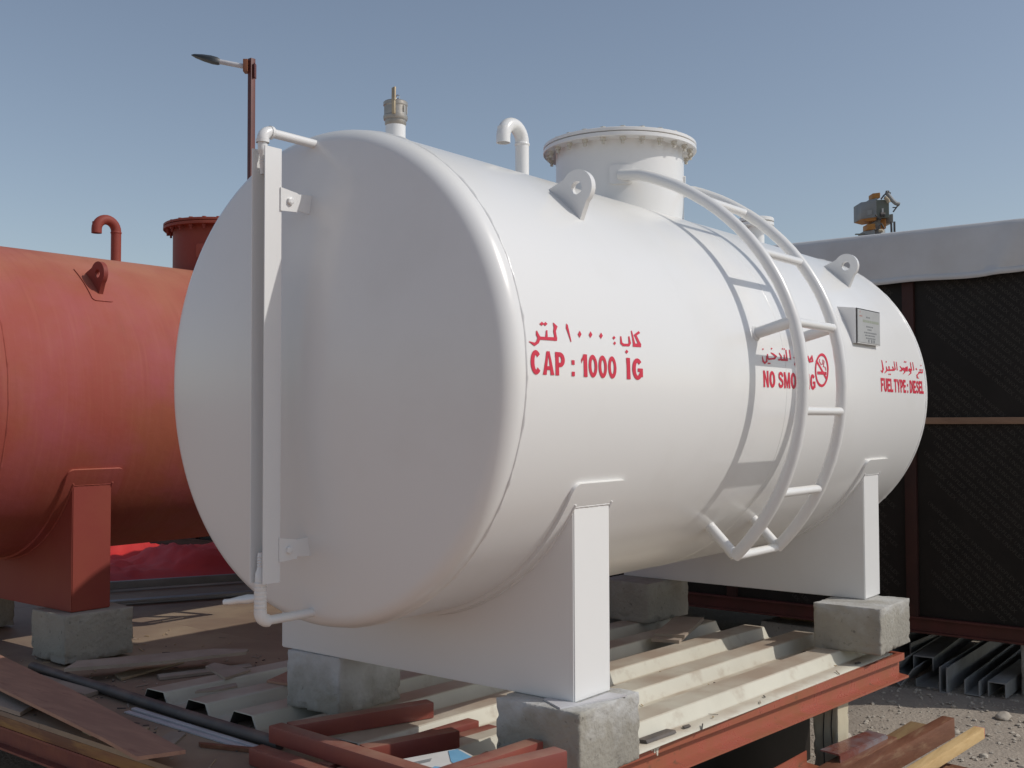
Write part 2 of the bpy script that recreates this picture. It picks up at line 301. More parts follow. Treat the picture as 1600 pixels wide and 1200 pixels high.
# ---------------------------------------------------------------- the tanks
R = .75; L = 3.2491; XM = 1.6137; ZB = -.9543
DEC = {"t1":[[[0.5718,0.1413],[0.5402,0.1274],[0.5563,0.1262],[0.579,0.1351]],[[0.5402,0.1274],[0.5591,0.097],[0.5738,0.1014],[0.5563,0.1262]],[[0.5761,0.1019],[0.5284,0.1003],[0.5252,0.0894],[0.5728,0.0908]],[[0.5437,0.0928],[0.533,0.1399],[0.5268,0.1388],[0.5285,0.0903]],[[0.4612,0.1178],[0.4572,0.0957],[0.4691,0.0994],[0.4681,0.1185]],[[0.4572,0.0957],[0.4695,0.0884],[0.477,0.0966],[0.4691,0.0994]],[[0.4695,0.0884],[0.506,0.0896],[0.4995,0.0975],[0.477,0.0966]],[[0.506,0.0896],[0.5177,0.0998],[0.5045,0.1006],[0.4995,0.0975]],[[0.5177,0.0998],[0.5138,0.1215],[0.5067,0.1204],[0.5045,0.1006]],[[0.4275,0.1172],[0.4348,0.1118],[0.4247,0.1054],[0.4175,0.1108]],[[0.4275,0.1008],[0.4339,0.0954],[0.4251,0.0891],[0.4186,0.0945]],[[0.4892,0.0792],[0.4975,0.0732],[0.4871,0.0664],[0.4787,0.0723]],[[0.2516,0.1212],[0.2584,0.1114],[0.247,0.1006],[0.24,0.1103]],[[0.3066,0.123],[0.3133,0.1136],[0.302,0.1031],[0.2952,0.1125]],[[0.3604,0.1228],[0.3674,0.1138],[0.3559,0.1037],[0.3488,0.1127]],[[0.1904,0.138],[0.197,0.134],[0.2047,0.0874],[0.201,0.0857]],[[0.1904,0.138],[0.201,0.0857],[0.1921,0.1098],[0.1858,0.1244]],[[0.1274,0.1352],[0.1283,0.1234],[0.1465,0.1263],[0.1297,0.1361]],[[0.1283,0.1234],[0.1238,0.1117],[0.1355,0.1123],[0.1465,0.1263]],[[0.1238,0.1117],[0.1261,0.0887],[0.1377,0.0905],[0.1355,0.1123]],[[0.1382,0.0954],[0.091,0.0935],[0.0887,0.0847],[0.1357,0.0854]],[[0.091,0.0935],[0.0553,0.0928],[0.053,0.0841],[0.0887,0.0847]],[[0.0938,0.089],[0.0966,0.1123],[0.0901,0.1119],[0.0825,0.0885]],[[0.0451,0.1075],[0.043,0.0968],[0.0546,0.1],[0.049,0.1083]],[[0.043,0.0968],[0.0477,0.0885],[0.0624,0.0899],[0.0546,0.1]],[[0.0477,0.0885],[0.0412,0.079],[0.0518,0.0745],[0.0624,0.0899]],[[0.0412,0.079],[0.0322,0.0748],[0.0319,0.0653],[0.0518,0.0745]],[[0.0322,0.0748],[0.0097,0.0774],[0.0084,0.0761],[0.0319,0.0653]],[[0.0762,0.1348],[0.0852,0.1296],[0.0734,0.1229],[0.0643,0.1281]],[[0.0927,0.1355],[0.101,0.1302],[0.0898,0.1236],[0.0815,0.1288]]],"t2":[[[1.4161,0.1006],[1.4115,0.0814],[1.4246,0.0846],[1.4216,0.1011]],[[1.4115,0.0814],[1.4303,0.0725],[1.4329,0.0817],[1.4246,0.0846]],[[1.4303,0.0725],[1.4559,0.0833],[1.4431,0.0852],[1.4329,0.0817]],[[1.4559,0.0833],[1.4565,0.1045],[1.4499,0.1041],[1.4431,0.0852]],[[1.4333,0.1329],[1.4394,0.1294],[1.4303,0.1251],[1.4242,0.1286]],[[1.4677,0.0932],[1.4683,0.1124],[1.4583,0.1116],[1.4544,0.0921]],[[1.4616,0.0807],[1.4677,0.0772],[1.4597,0.073],[1.4535,0.0766]],[[1.4737,0.0812],[1.4798,0.0776],[1.4718,0.0735],[1.4655,0.0771]],[[1.4923,0.1177],[1.5046,0.1125],[1.514,0.1178],[1.4959,0.1199]],[[1.5046,0.1125],[1.5251,0.1054],[1.5453,0.1078],[1.514,0.1178]],[[1.5251,0.1054],[1.5168,0.1005],[1.5234,0.0948],[1.5453,0.1078]],[[1.5168,0.1005],[1.464,0.0961],[1.4636,0.0894],[1.5234,0.0948]],[[1.5092,0.1391],[1.5152,0.135],[1.5055,0.1301],[1.4995,0.1342]],[[1.5648,0.1209],[1.5754,0.1079],[1.5876,0.1097],[1.5702,0.1224]],[[1.5754,0.1079],[1.5697,0.0994],[1.5821,0.0945],[1.5876,0.1097]],[[1.5697,0.0994],[1.5511,0.0978],[1.5517,0.0906],[1.5821,0.0945]],[[1.5726,0.0909],[1.6361,0.0926],[1.6396,0.1012],[1.5759,0.0994]],[[1.6141,0.0988],[1.6154,0.1174],[1.6072,0.1168],[1.6013,0.0979]],[[1.6056,0.1425],[1.6115,0.139],[1.6023,0.1348],[1.5963,0.1383]],[[1.6217,0.1426],[1.6277,0.1391],[1.6184,0.1349],[1.6124,0.1383]],[[1.637,0.0982],[1.639,0.1374],[1.6294,0.1365],[1.6228,0.0969]],[[1.6684,0.0995],[1.67,0.139],[1.6627,0.1382],[1.6576,0.0985]],[[1.7196,0.1162],[1.6924,0.1104],[1.7094,0.1095],[1.7218,0.1141]],[[1.6924,0.1104],[1.7094,0.0986],[1.7233,0.1],[1.7094,0.1095]],[[1.7094,0.0986],[1.6893,0.0815],[1.7032,0.0829],[1.7233,0.1]],[[1.6893,0.0815],[1.7117,0.0707],[1.7169,0.0725],[1.7032,0.0829]],[[1.7289,0.0752],[1.7566,0.0846],[1.7457,0.0866],[1.7258,0.0765]],[[1.7566,0.0846],[1.7704,0.1048],[1.7557,0.1029],[1.7457,0.0866]],[[1.7704,0.1048],[1.7545,0.1154],[1.7526,0.1068],[1.7557,0.1029]],[[1.7545,0.1154],[1.7341,0.1018],[1.749,0.1041],[1.7526,0.1068]],[[1.7341,0.1018],[1.7563,0.0968],[1.7626,0.1005],[1.749,0.1041]],[[1.7952,0.0979],[1.7948,0.1203],[1.786,0.1195],[1.7814,0.0967]],[[1.7974,0.1391],[1.8036,0.1353],[1.7936,0.1306],[1.7873,0.1345]],[[1.788,0.0945],[1.8132,0.0963],[1.8143,0.103],[1.789,0.1011]],[[1.8101,0.0988],[1.8247,0.112],[1.8128,0.115],[1.7986,0.0997]],[[1.8247,0.112],[1.827,0.1129],[1.8394,0.1242],[1.8128,0.115]],[[1.827,0.1129],[1.8296,0.1042],[1.8445,0.1074],[1.8394,0.1242]],[[1.8296,0.1042],[1.8451,0.0941],[1.8448,0.1052],[1.8445,0.1074]],[[1.8451,0.0941],[1.8654,0.1124],[1.8518,0.114],[1.8448,0.1052]],[[1.8654,0.1124],[1.8707,0.1185],[1.8792,0.1292],[1.8518,0.114]],[[1.8707,0.1185],[1.867,0.1041],[1.8813,0.1003],[1.8792,0.1292]],[[1.867,0.1041],[1.8372,0.1],[1.8385,0.0946],[1.8813,0.1003]]],"sy":[[[2.026,0.0717],[2.0231,0.0624],[2.0101,0.0635],[2.0125,0.0712]],[[2.0231,0.0624],[2.0192,0.0534],[2.0069,0.0558],[2.0101,0.0635]],[[2.0192,0.0534],[2.0146,0.0446],[2.003,0.0485],[2.0069,0.0558]],[[2.0146,0.0446],[2.0091,0.0363],[1.9984,0.0415],[2.003,0.0485]],[[2.0091,0.0363],[2.0029,0.0286],[1.9933,0.0351],[1.9984,0.0415]],[[2.0029,0.0286],[1.996,0.0217],[1.9876,0.0292],[1.9933,0.0351]],[[1.996,0.0217],[1.9886,0.0155],[1.9814,0.024],[1.9876,0.0292]],[[1.9886,0.0155],[1.9806,0.0103],[1.9748,0.0196],[1.9814,0.024]],[[1.9806,0.0103],[1.9721,0.0062],[1.9678,0.0161],[1.9748,0.0196]],[[1.9721,0.0062],[1.9634,0.0031],[1.9606,0.0135],[1.9678,0.0161]],[[1.9634,0.0031],[1.9544,0.0011],[1.9533,0.0119],[1.9606,0.0135]],[[1.9544,0.0011],[1.9454,0.0003],[1.9459,0.0112],[1.9533,0.0119]],[[1.9454,0.0003],[1.9364,0.0007],[1.9387,0.0115],[1.9459,0.0112]],[[1.9364,0.0007],[1.9277,0.0022],[1.9316,0.0128],[1.9387,0.0115]],[[1.9277,0.0022],[1.9193,0.0049],[1.9249,0.015],[1.9316,0.0128]],[[1.9193,0.0049],[1.9115,0.0086],[1.9186,0.0182],[1.9249,0.015]],[[1.9115,0.0086],[1.9044,0.0134],[1.913,0.0222],[1.9186,0.0182]],[[1.9044,0.0134],[1.8982,0.0191],[1.9081,0.027],[1.913,0.0222]],[[1.8982,0.0191],[1.893,0.0256],[1.904,0.0325],[1.9081,0.027]],[[1.893,0.0256],[1.889,0.0328],[1.9009,0.0386],[1.904,0.0325]],[[1.889,0.0328],[1.8863,0.0407],[1.8988,0.0452],[1.9009,0.0386]],[[1.8863,0.0407],[1.8849,0.0491],[1.8978,0.0523],[1.8988,0.0452]],[[1.8849,0.0491],[1.8849,0.0578],[1.898,0.0596],[1.8978,0.0523]],[[1.8849,0.0578],[1.8864,0.0667],[1.8993,0.0672],[1.898,0.0596]],[[1.8864,0.0667],[1.8893,0.0757],[1.9017,0.0748],[1.8993,0.0672]],[[1.8893,0.0757],[1.8936,0.0846],[1.9052,0.0823],[1.9017,0.0748]],[[1.8936,0.0846],[1.8991,0.0934],[1.9098,0.0896],[1.9052,0.0823]],[[1.8991,0.0934],[1.9059,0.1017],[1.9152,0.0966],[1.9098,0.0896]],[[1.9059,0.1017],[1.9137,0.1095],[1.9216,0.1032],[1.9152,0.0966]],[[1.9137,0.1095],[1.9224,0.1167],[1.9286,0.1092],[1.9216,0.1032]],[[1.9224,0.1167],[1.9318,0.1232],[1.9361,0.1146],[1.9286,0.1092]],[[1.9318,0.1232],[1.9416,0.1287],[1.944,0.1192],[1.9361,0.1146]],[[1.9416,0.1287],[1.9517,0.1332],[1.9522,0.123],[1.944,0.1192]],[[1.9517,0.1332],[1.9619,0.1367],[1.9603,0.1258],[1.9522,0.123]],[[1.9619,0.1367],[1.9718,0.139],[1.9684,0.1277],[1.9603,0.1258]],[[1.9718,0.139],[1.9814,0.14],[1.9761,0.1285],[1.9684,0.1277]],[[1.9814,0.14],[1.9904,0.1399],[1.9834,0.1284],[1.9761,0.1285]],[[1.9904,0.1399],[1.9987,0.1384],[1.9901,0.1272],[1.9834,0.1284]],[[1.9987,0.1384],[2.0062,0.1358],[1.9962,0.125],[1.9901,0.1272]],[[2.0062,0.1358],[2.0127,0.132],[2.0015,0.1218],[1.9962,0.125]],[[2.0127,0.132],[2.0181,0.1271],[2.0059,0.1177],[2.0015,0.1218]],[[2.0181,0.1271],[2.0225,0.1212],[2.0096,0.1127],[2.0059,0.1177]],[[2.0225,0.1212],[2.0257,0.1144],[2.0123,0.107],[2.0096,0.1127]],[[2.0257,0.1144],[2.0279,0.1068],[2.0141,0.1007],[2.0123,0.107]],[[2.0279,0.1068],[2.029,0.0986],[2.015,0.0938],[2.0141,0.1007]],[[2.029,0.0986],[2.029,0.0899],[2.015,0.0865],[2.015,0.0938]],[[2.029,0.0899],[2.028,0.0809],[2.0142,0.0789],[2.015,0.0865]],[[2.028,0.0809],[2.026,0.0717],[2.0125,0.0712],[2.0142,0.0789]],[[1.9031,0.1057],[1.9935,0.0301],[2.0091,0.0338],[1.9192,0.1097]],[[1.9091,0.0629],[1.9822,0.0638],[1.9807,0.0512],[1.9079,0.0509]],[[1.9875,0.064],[2.0006,0.0634],[1.9979,0.0512],[1.986,0.0514]],[[1.946,0.1151],[1.9393,0.1047],[1.9456,0.1055],[1.9518,0.1151]],[[1.9393,0.1047],[1.9554,0.0896],[1.9589,0.0928],[1.9456,0.1055]],[[1.9554,0.0896],[1.9754,0.0938],[1.9698,0.0951],[1.9589,0.0928]],[[1.9754,0.0938],[1.9795,0.112],[1.9773,0.1156],[1.9698,0.0951]],[[1.9795,0.112],[1.9883,0.1066],[1.995,0.1077],[1.9773,0.1156]],[[1.9883,0.1066],[1.9722,0.083],[1.9795,0.0852],[1.995,0.1077]],[[1.9722,0.083],[1.9913,0.0823],[1.9969,0.0846],[1.9795,0.0852]],[[1.9913,0.0823],[1.9957,0.0687],[2.0017,0.0695],[1.9969,0.0846]]],"t3":[[[2.6679,0.1411],[2.6622,0.0992],[2.6816,0.0994],[2.6777,0.1421]],[[2.6622,0.0992],[2.6532,0.0903],[2.6561,0.0795],[2.6816,0.0994]],[[2.6532,0.0903],[2.6395,0.0935],[2.6336,0.0917],[2.6561,0.0795]],[[2.7136,0.1132],[2.7112,0.0962],[2.7314,0.095],[2.7234,0.1143]],[[2.7112,0.0962],[2.6808,0.0827],[2.6872,0.0807],[2.7314,0.095]],[[2.7317,0.1412],[2.7372,0.1363],[2.7258,0.1306],[2.7201,0.1355]],[[2.724,0.0927],[2.8252,0.0971],[2.8281,0.105],[2.7266,0.1004]],[[2.7602,0.0999],[2.762,0.117],[2.747,0.1158],[2.7453,0.0987]],[[2.7415,0.0828],[2.7485,0.0788],[2.7386,0.0742],[2.7315,0.0782]],[[2.7595,0.0825],[2.7665,0.0785],[2.7565,0.074],[2.7494,0.078]],[[2.7959,0.116],[2.806,0.0999],[2.823,0.1031],[2.8057,0.1178]],[[2.8421,0.1029],[2.8404,0.1435],[2.8314,0.1426],[2.8269,0.1015]],[[2.8675,0.1011],[2.8711,0.143],[2.862,0.1422],[2.8547,0.1001]],[[2.9026,0.1212],[2.9198,0.1106],[2.9385,0.1129],[2.9106,0.1234]],[[2.9198,0.1106],[2.9128,0.1037],[2.9253,0.098],[2.9385,0.1129]],[[2.9128,0.1037],[2.8947,0.1031],[2.892,0.0969],[2.9253,0.098]],[[2.9352,0.084],[2.9706,0.0946],[2.9546,0.0962],[2.9302,0.0856]],[[2.9706,0.0946],[2.9798,0.1145],[2.961,0.1103],[2.9546,0.0962]],[[2.9798,0.1145],[2.9476,0.119],[2.9549,0.1114],[2.961,0.1103]],[[2.9476,0.119],[2.933,0.1044],[2.9504,0.1077],[2.9549,0.1114]],[[2.933,0.1044],[2.9567,0.1009],[2.9651,0.1056],[2.9504,0.1077]],[[2.9587,0.0997],[3.0082,0.1005],[3.0127,0.1077],[2.9631,0.1068]],[[3.0133,0.1062],[3.0175,0.1264],[3.0012,0.1191],[2.9986,0.1052]],[[3.0175,0.1264],[2.9821,0.121],[2.9971,0.1184],[3.0012,0.1191]],[[2.9821,0.121],[2.9834,0.1058],[2.9981,0.1072],[2.9971,0.1184]],[[2.9876,0.1518],[2.9937,0.1471],[2.9813,0.1417],[2.9751,0.1463]],[[3.007,0.1517],[3.0131,0.147],[3.0006,0.1416],[2.9944,0.1462]],[[3.0154,0.0813],[3.0562,0.093],[3.0394,0.0947],[3.0104,0.0829]],[[3.0562,0.093],[3.0629,0.1142],[3.0441,0.1096],[3.0394,0.0947]],[[3.0629,0.1142],[3.0321,0.1175],[3.0401,0.1103],[3.0441,0.1096]],[[3.0321,0.1175],[3.0172,0.1028],[3.0355,0.1066],[3.0401,0.1103]],[[3.0172,0.1028],[3.0428,0.1003],[3.0501,0.1051],[3.0355,0.1066]],[[3.074,0.1068],[3.074,0.149],[3.0642,0.148],[3.059,0.1054]],[[3.1061,0.1096],[3.1088,0.1504],[3.1004,0.1496],[3.0937,0.1085]],[[3.1547,0.1152],[3.1419,0.1182],[3.1257,0.1169],[3.1467,0.112]],[[3.1419,0.1182],[3.151,0.1216],[3.1437,0.1236],[3.1257,0.1169]],[[3.1685,0.0999],[3.1274,0.0877],[3.144,0.0861],[3.1779,0.0962]],[[3.1274,0.0877],[3.1279,0.0711],[3.1442,0.0759],[3.144,0.0861]],[[3.1279,0.0711],[3.161,0.0704],[3.1644,0.0736],[3.1442,0.0759]],[[3.1613,0.0995],[3.2154,0.0977],[3.2213,0.1033],[3.1671,0.1051]],[[3.1945,0.1013],[3.21,0.1202],[3.1938,0.1143],[3.1822,0.1013]],[[3.21,0.1202],[3.1831,0.1167],[3.185,0.1129],[3.1938,0.1143]],[[3.2288,0.0992],[3.2352,0.12],[3.2209,0.1192],[3.2146,0.0984]],[[3.225,0.1425],[3.2305,0.1381],[3.2191,0.1331],[3.2135,0.1375]]]}
def head_profile(rk=.058, Rc=2.9, sf=.022):
    a0 = math.asin((R-rk)/(Rc-rk)); prof = [(R, 0), (R, sf)]
    for i in range(1, 13):
        t = (pi/2-a0)*i/12; prof.append((R-rk+rk*cos(t), sf+rk*sin(t)))
    cz = sf - (Rc-rk)*cos(a0)
    for i in range(1, 15):
        t = a0*(1-i/14); prof.append((Rc*sin(t), cz+Rc*cos(t)))
    return prof
def shell_bm():
    bm = N(); n = 160; xs = [0, .003, .5, 1.0, 1.61, 2.2, 2.8, L-.003, L]
    rings = [[bm.verts.new((x, -R*cos(2*pi*k/n), R*sin(2*pi*k/n))) for k in range(n)] for x in xs]
    for a, b in zip(rings, rings[1:]):
        for k in range(n): bm.faces.new((a[k], a[(k+1) % n], b[(k+1) % n], b[k]))
    return bm
def ring_bm(x, h=.0035, wd=.006, rough=1.0, seed=0, r=R):
    bm = N(); n = 260; rows = []
    for k in range(n):
        a = 2*pi*k/n; j = rough*noise.noise(Vector((cos(a)*22+seed, sin(a)*22, seed)))
        hh = max(.0006, h*(1+.9*j)); xo = .0018*rough*noise.noise(Vector((cos(a)*9, sin(a)*9, seed+5)))
        rows.append([bm.verts.new((x+xo+dx, -(r-.002+dr)*cos(a), (r-.002+dr)*sin(a))) for dx, dr in ((-wd, 0), (-wd*.5, hh*.8+.002), (wd*.2, hh+.002), (wd, 0))])
    for k in range(n):
        A, B = rows[k], rows[(k+1) % n]
        for i in range(3): bm.faces.new((A[i], B[i], B[i+1], A[i+1]))
    return bm
def pad_bm(x0, x1, a0, a1, r0=R-.003, r1=R+.011, rc=.03, n=48):
    """curved plate with rounded corners lying on the shell, from angle a0 to a1 (degrees below/above the -y axis)"""
    bm = N(); s0 = radians(a0)*R; s1 = radians(a1)*R; pts = []
    for cx, cs, st in ((x1-rc, s1-rc, 0), (x0+rc, s1-rc, 90), (x0+rc, s0+rc, 180), (x1-rc, s0+rc, 270)):
        for i in range(6):
            t = radians(st+18*i); pts.append((cx+rc*cos(t), cs+rc*sin(t)))
    # strip-wise: sample s, find x-range
    ss = sorted({round(s0 + (s1-s0)*i/n, 5) for i in range(n+1)} | {round(p[1], 5) for p in pts})
    rows = []
    for s in ss:
        d = max(0, (s0+rc)-s, s-(s1-rc)); ins = rc - sqrt(max(0, rc*rc-min(d, rc)**2))
        a = s/R
        rows.append([bm.verts.new((x, -r*cos(a), r*sin(a))) for x, r in ((x0+ins, r0), (x0+ins, r1), (x1-ins, r1), (x1-ins, r0))])
    for A, B in zip(rows, rows[1:]):
        for i in range(3): bm.faces.new((A[i], B[i], B[i+1], A[i+1]))
    bm.faces.new(rows[0]); bm.faces.new(rows[-1][::-1])
    return bm
def saddle_bm(x0, x1, w=.6525):
    bm = N(); rr = R+.006; a1 = math.acos(w/rr); zt = -rr*sin(a1)
    poly = [(-w, ZB), (w, ZB), (w, zt)]
    for i in range(1, 40):
        a = a1 + (pi-2*a1)*i/40; poly.append((rr*cos(a), -rr*sin(a)))
    poly.append((-w, zt))
    prism(bm, poly, lambda a, b, t: (t, a, b), x0, x1)
    ed = [e for e in bm.edges if abs(e.verts[0].co.x-e.verts[1].co.x) > .05 or (abs(e.verts[0].co.y) > w-.001 and abs(e.verts[1].co.y) > w-.001)]
    bmesh.ops.bevel(bm, geom=[e for e in bm.edges if all(abs(abs(v.co.y)-w) < 1e-4 for v in e.verts)], offset=.004, segments=2, affect='EDGES')
    return bm
def lug_bm(x, ang=47.6):
    a = radians(ang); t = .022
    def f(u, v, s):   # u tangential (towards +angle), v radial from the shell surface
        r = R-.004+v; return (x-t/2+s*t, -(r*cos(a)) + u*sin(a), r*sin(a) + u*cos(a))
    bm = N(); n = 28; hc = (-.004, .066); ro = .058; ri = .021
    out = []
    for i in range(n+1):                    # rounded head
        t_ = radians(-8) + radians(196)*i/n; out.append((hc[0]+ro*cos(t_), hc[1]+ro*sin(t_)))
    out = [(.082, 0)] + out + [(-.082, 0)]
    m = len(out)
    inn = []
    for i in range(m):
        t_ = atan2(out[i][1]-hc[1], out[i][0]-hc[0]); inn.append((hc[0]+ri*cos(t_), hc[1]+ri*sin(t_)))
    # closing points along the base
    base = [(-.04, 0), (0, 0), (.04, 0)]
    for b in base:
        out.append(b); t_ = atan2(b[1]-hc[1], b[0]-hc[0]); inn.append((hc[0]+ri*cos(t_), hc[1]+ri*sin(t_)))
    m = len(out)
    V = [[[bm.verts.new(f(p[0], p[1], s)) for p in ring] for ring in (out, inn)] for s in (0, 1)]
    for i in range(m):
        j = (i+1) % m
        for s in (0, 1): bm.faces.new((V[s][0][i], V[s][0][j], V[s][1][j], V[s][1][i]))
        bm.faces.new((V[0][0][i], V[1][0][i], V[1][0][j], V[0][0][j])); bm.faces.new((V[0][1][i], V[0][1][j], V[1][1][j], V[1][1][i]))
    return bm
def pol(x, deg, r): a = radians(deg); return Vector((x, -r*cos(a), r*sin(a)))
def on_shell(x, s, dr): a = s/R; return (x, -(R+dr)*cos(a), (R+dr)*sin(a))
def vent_bm(x=.945, r=.0262):
    bm = N(); pts = [(x, 0, .70), (x, 0, .8), (x, 0, .90), (x, 0, .915)]; br = .0565
    for i in range(1, 15):
        t = pi*i/14; pts.append((x-br+br*cos(t), 0, .915+br*sin(t)))
    pts.append((x-2*br, 0, .893)); rs = [r]*len(pts)
    tube(bm, pts, r, 24, cap=False); lathe(bm, [(r, .903), (r+.0025, .906), (r+.0025, .912), (r, .915)], (x, 0, 0), (0, 0, 1), 24)
    e = Vector(pts[-1])
    lathe(bm, [(r-.004, 0), (r-.004, .06)], e, (0, 0, 1), 24); lathe(bm, [(r, 0), (r-.004, 0)], e, (0, 0, 1), 24)
    return bm
MX, MR, FR, MU = 1.622, .271, .325, .048

def build_tank(name, label, cat, shift, P, white):
    root = thing(name, label, cat, Vector((1.6, 0, ZB))+Vector(shift)); root['_b'] = (1.6, 0, ZB)
    m = M[P]; ms = M['white'] if white else M['primer_steel']
    part('shell', shell_bm(), m, root)
    for x, ax in ((0, (-1, 0, 0)), (L, (1, 0, 0))):
        bm = N(); lathe(bm, head_profile(), (x, 0, 0), ax, 160); part('dished_head', bm, m, root, ang=60)
    for i, x in enumerate((-.004, XM, L+.004)):
        part('weld_seam', ring_bm(x, .0038 if i != 1 else .0012, .006 if i != 1 else .004, 1.0 if i != 1 else .4, i*3), m, root, ang=60)
    for x0, x1 in ((.3431, .534), (2.6544, 2.8452)):
        sd = part('saddle', saddle_bm(x0, x1), ms, root)
        part('wear_plate', pad_bm(x0-.043, x1+.047, -155.5, -24.5), m, sd, ang=30)
        for side in (0, 1):
            xe = x0 if side == 0 else x1; bm = N(); pts = []; rs = []
            for q in range(121):
                dg = -150.2+120.4*q/120; pts.append(pol(xe+(-.001 if side == 0 else .001), dg, R+.0115)); rs.append(.0042+.0022*noise.noise(Vector((q*.55, side*9, x0*7))))
            tube(bm, pts, .004, 8, rs=rs); part('weld_bead', bm, m, sd, ang=80)
        bm = N(); pts = []; rs = []
        for q in range(31):
            pts.append(Vector((x0-.012+(x1-x0+.024)*q/30, -.6525*1.0-.001, -.3865-.0004*sin(q*1.7)))); rs.append(.0030+.0008*noise.noise(Vector((q*.5, 3, x0*5))))
        tube(bm, pts[2:-2], .004, 8, rs=rs[2:-2]); part('weld_bead', bm, m, sd, ang=80)
    for x in (.523, 2.746):
        lg = part('lifting_lug', lug_bm(x), ms, root)
        if not white: part('lug_pad', pad_bm(x-.055, x+.055, 47.6-9.5, 47.6+9.5, R-.002, R+.005, .02, 20), m, lg)
    # manhole
    bm = N(); lathe(bm, [(MR, .60), (MR, .952+MU)], (MX, 0, 0), (0, 0, 1), 96); mh = part('manhole_neck', bm, ms, root, ang=50)
    bm = N(); lathe(bm, [(MR-.01, .952+MU), (FR-.002, .952+MU), (FR, .954+MU), (FR, .967+MU), (FR-.002, .969+MU), (MR-.01, .969+MU)], (MX, 0, 0), (0, 0, 1), 96); part('flange', bm, ms, mh)
    bm = N(); lathe(bm, [(0, .9725+MU), (FR-.004, .9725+MU), (FR-.001, .974+MU), (FR-.001, .985+MU), (FR-.004, .9875+MU), (0, .9875+MU)], (MX, 0, 0), (0, 0, 1), 96); part('manhole_cover', bm, ms, mh)
    bm = N(); lathe(bm, [(FR-.012, .9690+MU), (FR-.012, .9725+MU)], (MX, 0, 0), (0, 0, 1), 96); part('gasket', bm, M['black'] if white else ms, mh)
    first = None
    for k in range(24):
        if first is None:
            bm = N(); lathe(bm, [(0, .994+MU), (.0125, .994+MU), (.0125, .9876+MU), (.006, .9876+MU), (.006, .9518+MU), (.0125, .9518+MU), (.0125, .940+MU), (.007, .940+MU), (.007, .926+MU), (0, .926+MU)], (MX, 0, 0), (0, 0, 1), 6)
            bm2 = bm; bmesh.ops.translate(bm2, verts=bm2.verts[:], vec=(.300, 0, 0))
            first = part('bolt', bm2, ms if not white else M['bolt_white'], mh, smooth=False)
            base = first.data; o = first
            base.transform(Matrix.Translation((1.6-MX-.300, 0, ZB)))
        else:
            o = first.copy(); COL.objects.link(o); o.parent = mh
        a = 2*pi*(k+.35)/24; o.location = (MX-1.6+.300*cos(a), .300*sin(a), -ZB); o.rotation_euler = (0, 0, a+.3*k)
    part('vent_pipe', vent_bm(), ms, root, ang=60)
    # far nozzle with a blind flange
    bm = N(); lathe(bm, [(.042, .70), (.042, .872), (.088, .872), (.092, .876), (.092, .890), (.078, .891), (.078, .897), (.092, .898), (.092, .912), (.088, .916), (0, .917)], (2.93, 0, 0), (0, 0, 1), 40); part('flanged_nozzle', bm, ms, root)
    # ladder
    xs = (1.397, 1.762)
    for i, x in enumerate(xs):
        dx = x-MX; ye = sqrt(MR*MR-dx*dx)
        pr = [(-45, .897), (-38, .899), (-26, .904), (-14, .907), (0, .908), (14, .905), (24, .899), (33, .890), (45, .880), (56, .873), (66, .872), (74, .874)]
        # smooth resample
        pts = []
        for (a0, r0), (a1, r1) in zip(pr, pr[1:]):
            for q in range(3): u = q/3; pts.append(pol(x, a0+(a1-a0)*u, r0+(r1-r0)*u))
        pts.append(pol(x, *pr[-1])); ze = pts[-1].z
        if -pts[-1].y > ye+.01: pts.append(Vector((x, -ye+.006, ze+.012)))
        else: pts[-1] = Vector((x, -ye+.006, ze))
        bm = N(); tube(bm, pts, .0225, 16); part('ladder_rail', bm, m, root, ang=60)
        # curved fixing plate on the manhole neck
        a = atan2(-ye, dx); bm = N(); rows = []
        for q in range(9):
            t = a-.17+.34*q/8; ins = .0 if 0 < q < 8 else .006
            rows.append([bm.verts.new((MX+r*cos(t), r*sin(t), z)) for r, z in ((MR-.002, .815+ins), (MR+.008, .815+ins), (MR+.008, .893-ins), (MR-.002, .893-ins))])
        for A, B in zip(rows, rows[1:]):
            for k in range(3): bm.faces.new((A[k], B[k], B[k+1], A[k+1]))
        bm.faces.new(rows[0]); bm.faces.new(rows[-1][::-1]); part('fixing_plate', bm, m, root)
        for dg in (14.2, -44.8):
            bm = N(); tube(bm, [pol(x, dg, R-.004), pol(x, dg, .897)], .021, 14); part('ladder_bracket', bm, m, root)
        bm = N(); lathe(bm, [(.030, -.002), (.027, .004), (.022, .008)], pol(x, 14.2, R), pol(0, 14.2, 1), 20); part('weld_bead', bm, m, root)
    for dg, r in ((-45, .897), (-26, .904), (-6.3, .908), (14, .905), (33, .890), (54, .874)):
        bm = N(); tube(bm, [pol(xs[0]+.01, dg, r), pol(xs[1]-.01, dg, r)], .0165, 14); part('ladder_rung', bm, m, root)
    return root

M['bolt_white'] = mat('painted_bolts', (.66, .64, .58), (.5, .46, .38), rough=.5, scale=30)
wt = build_tank('fuel_tank', 'white glossy horizontal fuel tank with red lettering standing on concrete blocks', 'fuel tank', (0, 0, 0), 'white', True)
rt = build_tank('fuel_tank', 'red oxide primed horizontal tank without lettering standing behind the white tank', 'fuel tank', (0, 2.747, -.0307), 'primer', False)

